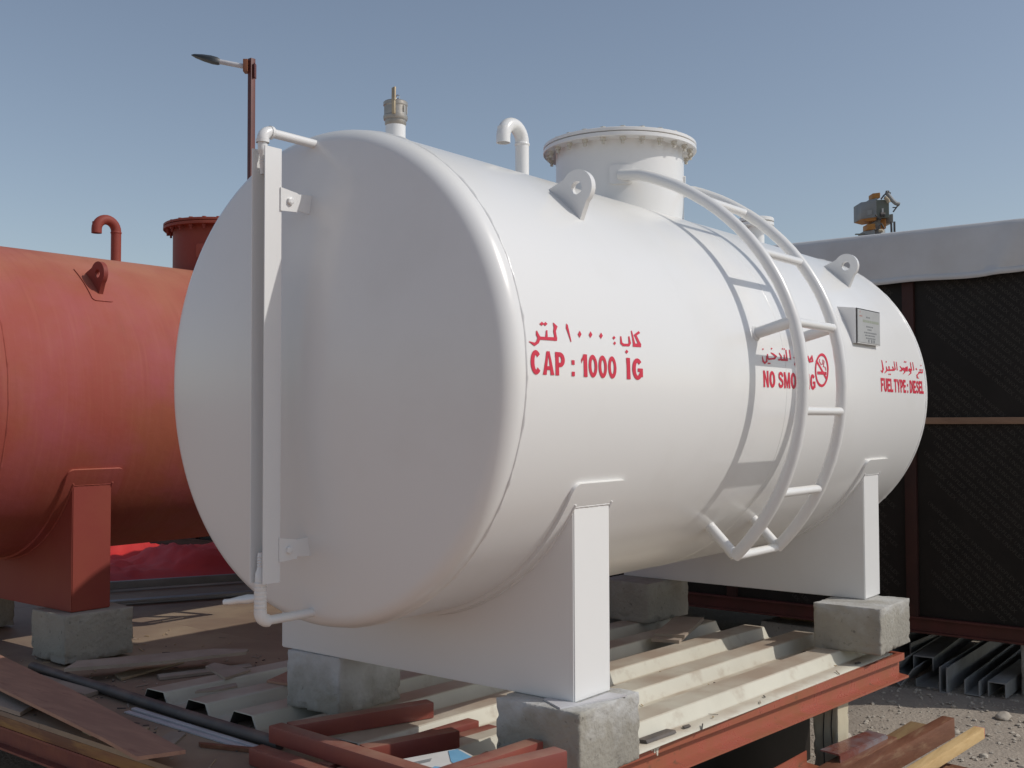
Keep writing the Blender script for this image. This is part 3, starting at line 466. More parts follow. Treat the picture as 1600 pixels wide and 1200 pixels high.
# lettering on the white tank
GLW = {'C': 1, 'A': 1.08, 'P': .92, ':': .32, '1': .56, '0': .82, 'I': .30, 'G': 1.08, 'N': 1, 'O': 1.08, 'S': .98, 'M': 1.18, 'K': 1.06, 'F': .84, 'U': 1, 'E': .88, 'L': .82, 'T': .92, 'Y': 1.02, 'D': 1}
def glyph(c):
    """bold sans capital in a box GLW wide and 1 high, as simple polygons"""
    W_ = GLW[c]; t = .345; h = .205; P = []
    def rect(x0, y0, x1, y1): P.append([(x0, y0), (x1, y0), (x1, y1), (x0, y1)])
    def arc(cx, cy, rx, ry, a0, a1, n=22, tx=t, ty=h):
        for k in range(n):
            a, b = radians(a0+(a1-a0)*k/n), radians(a0+(a1-a0)*(k+1)/n)
            P.append([(cx+rx*cos(a), cy+ry*sin(a)), (cx+rx*cos(b), cy+ry*sin(b)), (cx+(rx-tx)*cos(b), cy+(ry-ty)*sin(b)), (cx+(rx-tx)*cos(a), cy+(ry-ty)*sin(a))])
    def poly(*p): P.append(list(p))
    if c in 'O0': arc(W_/2, .5, W_/2, .51, 0, 360, 36, t if c == 'O' else .255)
    elif c == 'C': arc(W_/2, .5, W_/2, .51, 42, 318, 30)
    elif c == 'G':
        arc(W_/2, .5, W_/2, .51, 42, 322, 30); rect(W_*.52, .37, W_, .54); rect(W_-t*.92, .13, W_, .37)
    elif c == 'A':
        poly((0, 0), (t, 0), (W_/2+.0, .86), (W_/2-.15, 1)); poly((W_, 0), (W_-t, 0), (W_/2, .86), (W_/2+.15, 1)); poly((W_/2-.15, 1), (W_/2, .80), (W_/2+.15, 1)); rect(W_*.27, .21, W_*.73, .37)
    elif c == 'P': rect(0, 0, t, 1); rect(t, 1-h*.92, W_*.5, 1); rect(t, .36, W_*.5, .36+h*.92); arc(W_*.5, .68, W_*.5, .32, -90, 90, 14, t, h*.92)
    elif c == 'D': rect(0, 0, t, 1); rect(t, 1-h, W_*.42, 1); rect(t, 0, W_*.42, h); arc(W_*.42, .5, W_*.58, .5, -90, 90, 18)
    elif c == ':': rect(.02, 0, .30, .20); rect(.02, .50, .30, .70)
    elif c == '1': rect(W_-t, 0, W_, 1); poly((W_-t, .80), (W_-t, 1), (W_-t*.8, 1), (0, .76), (0, .58))
    elif c == 'I': rect(0, 0, W_, 1)
    elif c == 'N': rect(0, 0, t*.92, 1); rect(W_-t*.92, 0, W_, 1); poly((t*.92, 1), (t*.92, .62), (W_-t*.92, 0), (W_-t*.92, .38))
    elif c == 'M': rect(0, 0, t*.86, 1); rect(W_-t*.86, 0, W_, 1); poly((t*.86, 1), (t*.86, .58), (W_*.5-.08, 0), (W_*.5, 0), (W_*.5, .30)); poly((W_-t*.86, 1), (W_-t*.86, .58), (W_*.5+.08, 0), (W_*.5, 0), (W_*.5, .30))
    elif c == 'K': rect(0, 0, t, 1); poly((t, .27), (t, .56), (W_-.34, 1), (W_-.02, 1)); poly((t+.14, .55), (t+.34, .66), (W_, 0), (W_-.33, 0))
    elif c == 'F': rect(0, 0, t, 1); rect(t, 1-h, W_, 1); rect(t, .42, W_*.9, .42+h*.92)
    elif c == 'E': rect(0, 0, t, 1); rect(t, 1-h, W_, 1); rect(t, .42, W_*.93, .42+h*.9); rect(t, 0, W_*1.03, h)
    elif c == 'L': rect(0, 0, t, 1); rect(t, 0, W_, h)
    elif c == 'T': rect(0, 1-h, W_, 1); rect(W_/2-t/2, 0, W_/2+t/2, 1-h)
    elif c == 'U': rect(0, .38, t, 1); rect(W_-t, .38, W_, 1); arc(W_/2, .38, W_/2, .39, 180, 360, 18)
    elif c == 'Y': rect(W_/2-t/2, 0, W_/2+t/2, .42); poly((0, 1), (.31, 1), (W_/2+.02, .58), (W_/2+t/2, .42), (W_/2-t/2, .42)); poly((W_, 1), (W_-.31, 1), (W_/2-.02, .58), (W_/2-t/2, .42), (W_/2+t/2, .42))
    elif c == 'S':
        pts = [(.86, .70), (.78, .84), (.62, .905), (.48, .91), (.32, .88), (.20, .79), (.19, .67), (.30, .59), (.50, .525), (.70, .46), (.81, .38), (.83, .25), (.72, .135), (.52, .09), (.34, .10), (.20, .17), (.12, .30)]
        for k in range(len(pts)-1):
            def nrm(i):
                a = pts[max(0, i-1)]; b = pts[min(len(pts)-1, i+1)]; dx, dy = b[0]-a[0], b[1]-a[1]; L_ = sqrt(dx*dx+dy*dy); return (-dy/L_*.13, dx/L_*.095)
            n0, n1 = nrm(k), nrm(k+1); a, b = pts[k], pts[k+1]
            P.append([(a[0]+n0[0], a[1]+n0[1]), (b[0]+n1[0], b[1]+n1[1]), (b[0]-n1[0], b[1]-n1[1]), (a[0]-n0[0], a[1]-n0[1])])
    return P, W_
def wrap_text(words, s0, s1):
    bm = N(); k = 0
    for wd, x0, x1 in words:
        tot = sum(GLW[c] for c in wd) + .13*(len(wd)-1); sx = (x1-x0)/tot; x = 0
        for c in wd:
            P, W_ = glyph(c)
            for q in P:
                bm.faces.new([bm.verts.new(on_shell(x0+(x+a)*sx, s0+b*(s1-s0), .0013+k*.000006)) for a, b in q]); k = (k+1) % 60
            x += W_+.13
    return bm
def wrap_polys(polys):
    bm = N()
    for i, q in enumerate(polys): bm.faces.new([bm.verts.new(on_shell(x, s, .0013+i*.000012)) for x, s in q])
    return bm
CAPW = [('CAP', .0113, .1662), (':', .1976, .2138), ('1000', .246, .4263), ('I', .4826, .5031), ('G', .514, .5738)]
part('lettering', wrap_text(CAPW, -.0095, .0545), M['letter'], wt, 'red CAP : 1000 IG lettering', smooth=False)
part('lettering', wrap_text([('NO', 1.4105, 1.5103), ('SMOKING', 1.537, 1.8829)], -.012, .049), M['letter'], wt, 'red NO SMOKING lettering', smooth=False)
part('lettering', wrap_text([('FUEL', 2.6234, 2.7814), ('TYPE', 2.7973, 2.9579), (':', 2.9773, 2.9903), ('DIESEL', 3.015, 3.2188)], -.004, .058), M['letter'], wt, 'red FUEL TYPE : DIESEL lettering', smooth=False)
part('arabic_lettering', wrap_polys(DEC['t1']), M['letter'], wt, 'red Arabic capacity lettering', smooth=False)
part('arabic_lettering', wrap_polys(DEC['t2']), M['letter'], wt, 'red Arabic no smoking lettering', smooth=False)
part('arabic_lettering', wrap_polys(DEC['t3']), M['letter'], wt, 'red Arabic fuel type lettering', smooth=False)
part('no_smoking_symbol', wrap_polys(DEC['sy']), M['letter'], wt, smooth=False)

# rating plate on a bent bracket
bm = N(); y0 = -.733
prism(bm, [(-.742, .356), (y0, .356), (-.648, .368), (-.717, .203), (y0, .203), (-.742, .203)], lambda a, b, t: (t, a, b), 2.360, 2.364)
box(bm, 2.36, 2.642, -.742, -.7385, .203, .356)
prism(bm, [(-.742, .356), (-.648, .368), (-.648, .364), (-.742, .352)], lambda a, b, t: (t, a, b), 2.364, 2.642)
prism(bm, [(-.742, .356), (y0, .356), (-.648, .368), (-.717, .203), (y0, .203), (-.742, .203)], lambda a, b, t: (t, a, b), 2.638, 2.642)
pl = part('rating_plate_bracket', bm, M['white'], wt)
bm = N(); box(bm, 2.366, 2.637, -.7445, -.7425, .207, .352, .0008, 1); rp = part('rating_plate', bm, M['plate'], wt)
bm = N()
for z, x0, x1 in ((.318, .10, .145), (.290, .075, .235), (.277, .10, .18), (.264, .115, .165), (.250, .075, .225), (.238, .085, .205), (.226, .095, .21)):
    if z == .290: continue
    x = x0
    while x < x1:
        d = random.uniform(.008, .022); d = min(d, x1-x)
        box(bm, 2.366+x, 2.366+x+d, -.7449, -.7444, z, z+.0065); x += d+.005
for x in (.12, .155, .185): box(bm, 2.366+x, 2.366+x+.018, -.7449, -.7444, .211, .224)
part('plate_print', bm, M['ink'], rp, smooth=False)
bm = N(); x = .06
while x < .24:
    d = random.uniform(.014, .026); box(bm, 2.366+x, 2.366+x+d, -.7449, -.7444, .298, .309); x += d+.004
part('plate_print', bm, M['ink_green'], rp, smooth=False)
bm = N(); prism(bm, [(.022, .338), (.034, .338), (.028, .347)], lambda a, b, t: (2.366+a, t, b), -.7449, -.7444); box(bm, 2.386, 2.420, -.7449, -.7444, .321, .326); part('plate_print', bm, M['ink_red'], rp, smooth=False)

# fill pipe with cam-lock coupling
fx = .268
def shrink(bm):
    for v in bm.verts: v.co = Vector((fx+(v.co.x-fx)*.70, v.co.y*.70, .835+(v.co.z-.862)*.86))
    return bm
bm = N(); lathe(bm, [(.033, .70), (.033, .842)], (fx, 0, 0), (0, 0, 1), 36); fp = part('fill_pipe', bm, M['white'], wt)
bm = N()
lathe(bm, [(.047, .862), (.050, .868), (.050, .882), (.055, .884), (.057, .889), (.057, .899), (.0535, .902), (.0535, .936), (.057, .939), (.057, .951), (.052, .955), (0, .956)], (fx, 0, 0), (0, 0, 1), 40)
part('coupling_cap', shrink(bm), M['grey_metal'], fp)
bm = N(); bar(bm, (fx-.047, -.034, .897), (fx-.053, -.040, .945), .011, .016, (0, 1, 0), .002); bar(bm, (fx-.053, -.040, .9435), (fx-.044, -.032, .998), .009, .022, (0, 1, 0), .003); part('cam_lever', shrink(bm), M['brass'], fp)
bm = N(); bar(bm, (fx+.053, .034, .905), (fx+.056, .036, .948), .010, .014, (0, 1, 0), .002); part('cam_lever', shrink(bm), M['brass'], fp)
bm = N(); tube(bm, [(fx-.042, -.030, .994), (fx-.02, -.018, .980), (fx+.005, 0, .965)], .0018, 8)
lathe(bm, [(.012, .956), (.012, .966), (.008, .97), (0, .97)], (fx+.012, 0, 0), (0, 0, 1), 16)
tube(bm, [(fx+.012, -.012, .966), (fx+.012, -.014, .978), (fx+.012, 0, .984), (fx+.012, .014, .978), (fx+.012, .012, .966)], .0025, 8)
part('chain_ring', shrink(bm), M['steel_wire'], fp)
bm = N(); bar(bm, (fx-.002, -.0535, .910), (fx-.002, -.0535, .934), .010, .006, (1, 0, 0), .001); bar(bm, (fx+.026, -.0475, .905), (fx+.026, -.0475, .936), .004, .004, (1, 0, 0)); part('coupling_lug', shrink(bm), M['grey_metal'], fp)

# level gauge in front of the near head
gx = -.272
def torus_elbow(bm, c, d0, d1, br, r, n=14):
    pts = []
    c = Vector(c); d0 = Vector(d0); d1 = Vector(d1)
    for i in range(n+1):
        t = (pi/2)*i/n; pts.append(c + d0*br*(1-sin(t)) + d1*br*(1-cos(t)))
    tube(bm, pts, r, 16)
bm = N(); W = .030; t_ = .0035
prism(bm, [(-.290, W), (-.230, W), (-.230, -W), (-.290, -W), (-.290, -W+t_), (-.230-t_, -W+t_), (-.230-t_, W-t_), (-.290, W-t_)], lambda a, b, t: (a, b, t), -.592, .656)
ch = part('gauge_channel', bm, M['white'], wt)
def gpipe(zz, sgn, xin):
    bm = N(); tube(bm, [(xin, .004, zz), (gx+.028, .004, zz)], .0135, 16)
    lathe(bm, [(.019, -.012), (.017, 0), (.0135, .006)], (xin+.012, .004, zz), (-1, 0, 0), 16)
    return bm
gp = part('gauge_pipe', gpipe(.707, 1, -.045), M['white'], wt)
bm = N(); torus_elbow(bm, (gx, .004, .707), (1, 0, 0), (0, 0, -1), .028, .0175); lathe(bm, [(.0195, 0), (.0195, .009)], (gx+.024, .004, .707), (1, 0, 0), 18); lathe(bm, [(.0195, 0), (.0195, .010)], (gx, .004, .672), (0, 0, 1), 18); part('elbow', bm, M['white'], gp)
bm = N(); lathe(bm, [(.0145, .675), (.0145, .652), (.0135, .645), (.0095, .636)] + [q for k in range(4) for q in ((.0095, .634-k*.007), (.0078, .629-k*.007))] + [(.007, .58)], (gx, .004, 0), (0, 0, 1), 18); part('hose_barb', bm, M['white'], gp)
gp = part('gauge_pipe', gpipe(-.702, -1, -.045), M['white'], wt)
bm = N(); torus_elbow(bm, (gx, .004, -.702), (1, 0, 0), (0, 0, 1), .028, .0185); part('elbow', bm, M['white'], gp)
prof = [(.0165, -.678)]
z = -.675
while z < -.60: prof += [(.0182, z), (.0182, z+.009), (.0168, z+.0105)]; z += .0125
prof += [(.0160, -.590), (.0155, -.565), (.0105, -.553)] + [q for k in range(5) for q in ((.0105, -.550+k*.008), (.0085, -.545+k*.008))] + [(.0085, -.506), (0, -.506)]
bm = N(); lathe(bm, prof, (gx, .004, 0), (0, 0, 1), 18); part('drain_valve', bm, M['white'], gp)
bm = N(); pts = [(gx, .018, -.636), (gx-.012, .045, -.641), (gx-.022, .07, -.644), (gx-.032, .098, -.650), (gx-.040, .116, -.653)]
tube(bm, pts, .01, 12, rs=[.011, .013, .0105, .0095, .0095])
for v in bm.verts: v.co += Vector((noise.noise(v.co*90), noise.noise(v.co*90+Vector((5, 0, 0))), noise.noise(v.co*90+Vector((0, 9, 0)))))*.0028
part('valve_handle', bm, M['white'], gp)
for zz in (.510, -.500):
    bm = N(); hx = -.118
    prism(bm, [(-.236, zz-.034), (-.236, zz+.034), (-.176, zz+.026), (-.160, zz+.020), (-.172, zz-.030)], lambda a, b, t: (a, t, b), -.0345, -.0305)
    prism(bm, [(-.190, zz-.022), (-.190, zz+.022), (-.105, zz+.030), (-.105, zz-.030)], lambda a, b, t: (a, t, b), -.0300, -.0262)
    lathe(bm, [(.0115, 0), (.0115, .008), (.007, .010), (0, .010)], (-.203, -.0345, zz-.002), (0, -1, 0), 6)
    br = part('gauge_bracket', bm, M['white'], wt, smooth=False)

# ---------------------------------------------------------------- concrete blocks
def block_bm(x0, x1, y0, y1, z0, z1, seed=0, rot=0, amp=.006):
    bm = N(); box(bm, x0, x1, y0, y1, z0, z1)
    bmesh.ops.subdivide_edges(bm, edges=bm.edges[:], cuts=34, use_grid_fill=True)
    c = Vector(((x0+x1)/2, (y0+y1)/2, 0))
    for v in bm.verts:
        p = v.co
        e = sorted((min(p.x-x0, x1-p.x), min(p.y-y0, y1-p.y), min(p.z-z0, z1-p.z)))
        k = noise.noise(p*20+Vector((seed*3.1, 0, seed))); k2 = noise.noise(p*45+Vector((0, seed, 0)))
        d = (c+Vector((0, 0, (z0+z1)/2))-p).normalized()
        ed = 1-smoothstep(.004, .045, e[1])
        chip = max(0, k-.12)*(.020*ed+.0015) + .004*max(0, k2)*ed
        q = d*(chip + .0015*k2 + .35*max(0, .010-e[1]))
        if abs(p.z-z1) < .004 or abs(p.z-z0) < .004: q.z *= .25
        v.co += q
    if rot: bmesh.ops.rotate(bm, verts=bm.verts[:], cent=c, matrix=Matrix.Rotation(radians(rot), 3, 'Z'))
    return bm
GB = 'concrete blocks under the tanks'
def block(x0, x1, y0, y1, z0, z1, label, paint, seed, rot=0, group=GB, reach=-.42):
    return solo('concrete_block', block_bm(x0, x1, y0, y1, z0, z1, seed, rot), concrete_mat('concrete', paint, seed, reach), label, 'concrete block', group, ang=75)
block(.262, .585, -.727, -.422, -1.156, -.9555, 'chipped concrete block under the near foot of the white tank, at the front right', .85, 1, 0)
block(.332, .650, .344, .612, -1.156, -.9555, 'rounded pale concrete block below the white tank saddle, half behind the red frames', .8, 2, 2, GB, -.05)
block(2.445, 2.829, -.797, -.490, -1.156, -.9555, 'concrete block at the far end of the red beam, under a white tank foot', .6, 3, 0)
block(2.475, 2.85, .375, .68, -1.156, -.9555, 'shaded concrete block behind two stacked board offcuts, under the far saddle of the white tank', .4, 4, -3)
block(.285, .620, 2.035, 2.345, -1.199, -.9865, 'concrete block under the red tank foot beside the plywood floor', 0, 5, -2)
block(.285, .625, 3.15, 3.46, -1.199, -.9865, 'dark concrete block at the left picture edge, beyond the red tank foot', 0, 6, 1)
block(2.48, 2.83, 2.035, 2.345, -1.199, -.9865, 'concrete block under the far foot of the red tank, hidden behind the white tank', 0, 7, 2)
block(2.48, 2.83, 3.15, 3.46, -1.199, -.9865, 'concrete block under the far inner foot of the red tank, hidden behind both tanks', 0, 8, -1)
block(4.57, 4.92, .36, .78, GZ-.01, -1.49, 'low shaded concrete block on the ground under the shelter, seen beyond the ribbed sheet', 0, 9, -4, 'loose concrete blocks')
block(4.62, 4.95, -1.22, -.84, GZ-.01, -1.445, 'pale concrete foot under the black panel shelter at the right picture edge', .3, 10, 0, 'loose concrete blocks')
bm = N(); prism(bm, [(.279, -.641), (.33, -.543), (.52, -.56), (.55, -.69), (.497, -.735)], lambda a, b, t: (a, b, t), -.9556, -.9545)
# the shim lies on the near block, round the foot
bm.free(); bm = N(); prism(bm, [(.268, -.655), (.318, -.560), (.340, -.560), (.340, -.668), (.500, -.668), (.510, -.728)], lambda a, b, t: (a, b, t), -.9552, -.9500)
solo('wood_shim', bm, M['pvc'], 'thin splintered shim wedged between the white tank foot and its chipped block', 'shim', smooth=False)

# ---------------------------------------------------------------- platform
pf = thing('steel_platform', 'orange red painted steel platform carrying both tanks, with paint splashes', 'platform', (1.3, 2.5, GZ))
A = Vector((2.823, -.769, 0)); B = Vector((-.235, -.500, 0)); dv = (B-A).normalized(); nv = Vector((dv.y, -dv.x, 0))
if nv.y > 0: nv = -nv
def along(a, b, z): return lambda o_, z_, t: tuple(A + dv*t + nv*o_ + Vector((0, 0, z_)))
LB = (B-A).length
bm = N()
sec = [(0, -1.2085), (0, -1.240), (-.026, -1.238), (-.026, -1.304), (.020, -1.309), (.020, -1.318), (-.075, -1.318), (-.075, -1.309), (-.030, -1.303), (-.030, -1.238), (-.06, -1.238), (-.06, -1.2085)]
prism(bm, sec, along(A, B, 0), 0, LB)
part('edge_beam', bm, M['beam'], pf, smooth=False)
bm = N()
for u, s0 in ((1.935, .05), (1.95, .034), (1.965, .02), (1.925, .016), (2.06, .012), (2.2, .02), (2.23, .012)):
    p = [(u-.008, -1.2105), (u+.010, -1.2105), (u+.006, -1.2105-s0*.6), (u+.003, -1.2105-s0*.72), (u-.002, -1.2105-s0*.7)]
    if u > 2.1: p = [(a, b+.0) for a, b in p]
    prism(bm, p, lambda a, b, t: tuple(A+dv*a+nv*t+Vector((0, 0, b))), .0004, .0012)
part('paint_splash', bm, M['sheet'], pf, smooth=False)
bm = N()
def ibeam(bm, p0, p1, h, wd, tw=.006, tf=.008):
    p0 = Vector(p0); p1 = Vector(p1); t = (p1-p0).normalized(); s = t.cross(Vector((0, 0, 1))).normalized()
    sec = [(-wd/2, 0), (wd/2, 0), (wd/2, -tf), (tw/2, -tf), (tw/2, -h+tf), (wd/2, -h+tf), (wd/2, -h), (-wd/2, -h), (-wd/2, -h+tf), (-tw/2, -h+tf), (-tw/2, -tf), (-wd/2, -tf)]
    prism(bm, sec, lambda a, b, q: tuple(p0 + t*q + s*a + Vector((0, 0, b))), 0, (p1-p0).length)
ibeam(bm, (-.205, -.42, -1.269), (-.205, 6.4, -1.269), .085, .07); part('edge_beam', bm, M['primer_dark'], pf, smooth=False)
bm = N(); ibeam(bm, (2.80, -.68, -1.2320), (2.80, 6.4, -1.2320), .088, .06); part('edge_beam', bm, M['primer_dark'], pf, smooth=False)
for y in (.5, 1.7, 2.2, 3.3, 4.6, 6.35):
    bm = N(); ibeam(bm, (-.165, y, -1.2320), (2.765, y, -1.2320), .085, .06); part('joist', bm, M['primer_dark'], pf, smooth=False)
bm = N(); box(bm, -.238, -.190, -.42, 6.4, -1.2680, -1.2295, .002); part('edge_board', bm, M['edge'], pf)
for x, y in ((2.0, 2.2), (.4, 2.2), (2.0, 3.9), (.4, 3.9), (2.0, 6.2), (.4, 6.2), (.45, .62), (2.1, .62)):
    bm = N(); box(bm, x-.07, x+.07, y-.07, y+.07, GZ-.02, -1.3225, .004); part('support_post', bm, M['timber_tan'], pf)
bm = N(); bmp = block_bm(2.17, 2.29, -.71, -.60, GZ-.02, -1.319, 21); bm.free()
sp = part('support_post', bmp, mat('weathered_post', (.60, .54, .40), (.52, .46, .33), rough=.85, scale=9, stretch=(1, 1, .35), bump=.4, bscale=25, col3=(.42, .27, .08), s3=5, lo3=.58, hi3=.7), pf, 'weathered cream wooden post with cracks')
bm = N()
for y, z0, z1 in ((-.745, -1.50, -1.33), (-.71, -1.60, -1.325)):
    tube(bm, [(2.1685, y+.06, z0), (2.1682, y+.064, (z0+z1)/2), (2.1685, y+.057, z1)], .0022, 6)
part('crack', bm, M['void'], sp)

bm = N(); box(bm, -.10, 2.70, -.36, -.34, GZ-.02, -1.225); part('shade_board', bm, M['filmply'], pf, smooth=False)  # added black board, stands in for the deep shade under the platform
# plywood floor sheets
GF = 'plywood sheets of the platform floor'
fl = [(-.238, 1.0, -.30, 1.28, 'brown plywood floor sheet at the front edge, below the loose plank'),
      (1.002, 2.76, .10, 1.28, 'plywood floor sheet under the far part of the ribbed sheet'),
      (-.238, 1.2, 1.283, 3.70, 'dusty plywood floor sheet under the near foot of the red tank'),
      (1.203, 2.80, 1.283, 3.70, 'sunlit plywood floor sheet between the white and the red tank'),
      (-.238, 1.2, 3.703, 6.4, 'plywood floor sheet beyond the near end of the red tank'),
      (1.203, 2.80, 3.703, 6.4, 'plywood floor sheet under the red cloth')]
for i, (x0, x1, y0, y1, lb) in enumerate(fl):
    bm = N(); box(bm, x0, x1, y0, y1, -1.2285, -1.2105-.0006*i); solo('plywood_sheet', bm, M['ply'], lb, 'plywood sheet', GF, smooth=False)

# ribbed sheet
bm = N(); ang = radians(-3.6); h = .0505; zv = -1.206
vs = [(-.585, 0)]
for c in (-.425, -.16, .105, .37, .635, .90, 1.165):
    vs += [(c-.080, 0), (c-.076, .003), (c-.054, h-.003), (c-.049, h), (c+.049, h), (c+.054, h-.003), (c+.076, .003), (c+.080, 0)]
vs += [(1.31, 0)]
us = [0, .01, .4, .8, 1.2, 1.6, 2.0, 2.4, 2.59, 2.60]
o0 = Vector((.165, .01, 0))
rows = [[bm.verts.new((o0.x + u*cos(ang) - v*sin(ang)*0 + .0, o0.y + u*sin(ang) + v, zv + z)) for v, z in vs] for u in us]
for a, b in zip(rows, rows[1:]):
    for k in range(len(vs)-1): bm.faces.new((a[k], a[k+1], b[k+1], b[k]))
for v in bm.verts:
    v.co.x += .012*noise.noise(Vector((v.co.y*3, 0, 1))) if abs(v.co.x-o0.x) < .05 else 0
    v.co.z += .003*noise.noise(Vector((v.co.x*2, v.co.y*5, 0))) if v.co.z < zv+.01 else 0
rs_ = solo('ribbed_metal_sheet', bm, [M['void'], M['sheet']], 'cream ribbed roofing sheet with dusty valleys lying under the white tank', 'roofing sheet', ang=25)  # underside coloured near-black so the open rib ends look shaded
md = rs_.modifiers.new('thickness', 'SOLIDIFY'); md.thickness = .0025; md.offset = 1; md.material_offset = 1; md.material_offset_rim = 1

# ---------------------------------------------------------------- loose things on the platform
def flat(name, pts, z0, th, m, label, cat, group=None, bend=0, tilt=None, sub=1):
    """board from its outline; tilt(x, y) gives extra height"""
    bm = N(); prism(bm, pts, lambda a, b, t: (a, b, t), z0, z0+th)
    if tilt:
        for v in bm.verts: v.co.z += tilt(v.co.x, v.co.y)
    return solo(name, bm, m, label, cat, group, smooth=False)
GO = 'plywood offcuts and laths lying about'
# big loose plank, tip over the edge
flat('plank', [(.118, 2.30), (-.10, 2.30), (-.298, .77), (-.345, .499), (-.214, .437), (-.02, 1.45)], -1.168, .012, M['plank'], 'long reddish veneered plank lying diagonally with its tip over the platform edge', 'plank')
bm = N(); tube(bm, [(.158, 2.08, -1.189), (.135, 1.5, -1.189), (.10, .86, -1.189), (.086, .345, -1.189)], .0205, 16); solo('pipe', bm, M['black'], 'black pipe lying across the open ends of the ribbed sheet', 'pipe')
GP = 'pale plastic strips'
bm = N(); bar(bm, (.070, 1.17, -1.205), (.045, .385, -1.205), .020, .010, bevel=.002); solo('plastic_strip', bm, M['pvc'], 'narrow pale plastic strip right beside the black pipe', 'plastic strip', GP)
bm = N(); bar(bm, (.036, 1.16, -1.207), (.022, .40, -1.207), .022, .006, bevel=.001); solo('plastic_strip', bm, M['pvc'], 'pale plastic strip on the plywood, second from the black pipe', 'plastic strip', GP)
flat('lath', [(.122, 1.759), (.235, 1.85), (.74, 1.60), (.83, 1.47), (.79, 1.43), (.45, 1.56)], -1.160, .014, M['offcut'], 'long splintered lath beside the concrete block of the red tank', 'lath', GO)
flat('plywood_offcut', [(.567, 1.355), (.505, 1.33), (.426, 1.093), (.579, 1.129)], -1.1545, .010, M['offcut'], 'square plywood offcut lying on the ribs of the cream sheet', 'offcut', GO)
flat('plywood_offcut', [(.224, 1.006), (.245, 1.02), (.405, .998), (.38, .955), (.30, .962)], -1.1545, .008, M['offcut'], 'narrow pointed plywood offcut lying on a rib end', 'offcut', GO)
flat('plywood_offcut', [(.40, 1.50), (.43, 1.56), (.80, 1.42), (.77, 1.36)], -1.2095, .012, M['offcut'], 'short board tucked under the splintered lath', 'offcut', GO)
flat('plywood_offcut', [(.05, 1.47), (.118, 1.49), (.118, 2.0), (.05, 2.05)], -1.2095, .016, M['offcut'], 'plywood strip under the loose plank, beside the black pipe', 'offcut', GO)
flat('plywood_offcut', [(-.236, 1.42), (-.13, 1.50), (-.02, 2.05), (-.236, 2.2)], -1.2095, .015, M['offcut'], 'plywood offcut under the loose plank at the left picture edge', 'offcut', GO)
flat('plywood_offcut', [(-.082, .856), (-.215, .98), (-.205, 1.05), (-.049, .885)], -1.2095, .012, M['ply_bare'], 'small yellow edged wood wedge under the loose plank', 'offcut', GO)
flat('plywood_offcut', [(2.14, .025), (2.10, .15), (2.60, .33), (2.66, .19)], -1.1545, .014, M['offcut'], 'lower of two stacked board offcuts on the ribs behind the white tank foot', 'offcut', GO)
flat('plywood_offcut', [(2.20, .03), (2.16, .165), (2.60, .31), (2.66, .18)], -1.1400, .014, M['offcut'], 'upper of two stacked board offcuts on the ribs behind the white tank foot', 'offcut', GO)
bm = N(); prism(bm, [(-.020, 0), (.020, 0), (.016, .010), (-.016, .010)], lambda a, b, t: (.86+t*.98-a*.17, -.560+t*-.09+a, -1.2030+b), 0, .17); solo('rubber_strip', bm, M['black'], 'short dark strip lying on the cream sheet beside the beam', 'strip')
for i, (x, y, lb) in enumerate(((1.115, -.585, 'small dark chip on the cream sheet beside the short strip'), (2.45, -.69, 'dark bark chip near the far end of the cream sheet'))):
    bm = N(); prism(bm, [(-.022, -.006), (.012, -.012), (.026, .004), (-.01, .010)], lambda a, b, t: (x+a, y+b, t), -1.2030, -1.1990); solo('wood_chip', bm, M['black'], lb, 'chip', 'chips on the sheet', smooth=False)
bm = N()
def splinter(bm, x, y, z, mi):
    a = random.uniform(0, pi); ln = random.choice((.008, .012, .02, .03, .05))*random.uniform(.7, 1.3); wd = random.uniform(.002, .007)
    d = Vector((cos(a), sin(a), random.uniform(-.04, .08))); c = Vector((x, y, z+.002))
    bar(bm, c-d*ln/2, c+d*ln/2, wd, random.uniform(.0015, .004), mi=mi)
for i in range(330): splinter(bm, random.uniform(-.22, 1.0), random.uniform(.30, 2.5), -1.2105, random.choice((0, 0, 1, 2)))
for i in range(60): splinter(bm, random.uniform(1.0, 2.6), random.uniform(1.4, 2.7), -1.2105, random.choice((0, 1)))
for i in range(38):
    u = random.uniform(.3, 2.4); v = random.choice((-.50, -.54, -.29, -.03, .24, .5)) + random.uniform(-.04, .04)
    splinter(bm, .165+u*cos(ang), .01+u*sin(ang)+v, -1.2035, random.choice((0, 1, 2, 2)))
solo('wood_debris', bm, [M['offcut'], M['ply_bare'], M['black']], 'small wood splinters and crumbs strewn over the platform floor and sheet', 'debris', kind='stuff', smooth=False)
flat('plywood_offcut', [(.30, 1.62), (.33, 1.72), (.62, 1.80), (.66, 1.70)], -1.2095, .009, M['ply_bare'], 'thin bare plywood strip beyond the splintered lath', 'offcut', GO)
flat('plywood_offcut', [(-.16, .62), (-.19, .70), (-.02, .80), (.0, .74)], -1.2095, .006, M['offcut'], 'small thin offcut under the tip of the loose plank', 'offcut', GO)
flat('plywood_offcut', [(.52, .80), (.50, .93), (.66, .99), (.70, .86)], -1.1545, .009, M['plank'], 'small reddish board scrap on the ribs beside the rounded concrete block', 'offcut', GO)
flat('lath', [(-.05, .60), (-.06, .575), (.02, .36), (.04, .372)], -1.2095, .012, M['timber_red'], 'short dark lath by the corner of the red frames', 'lath', GO)
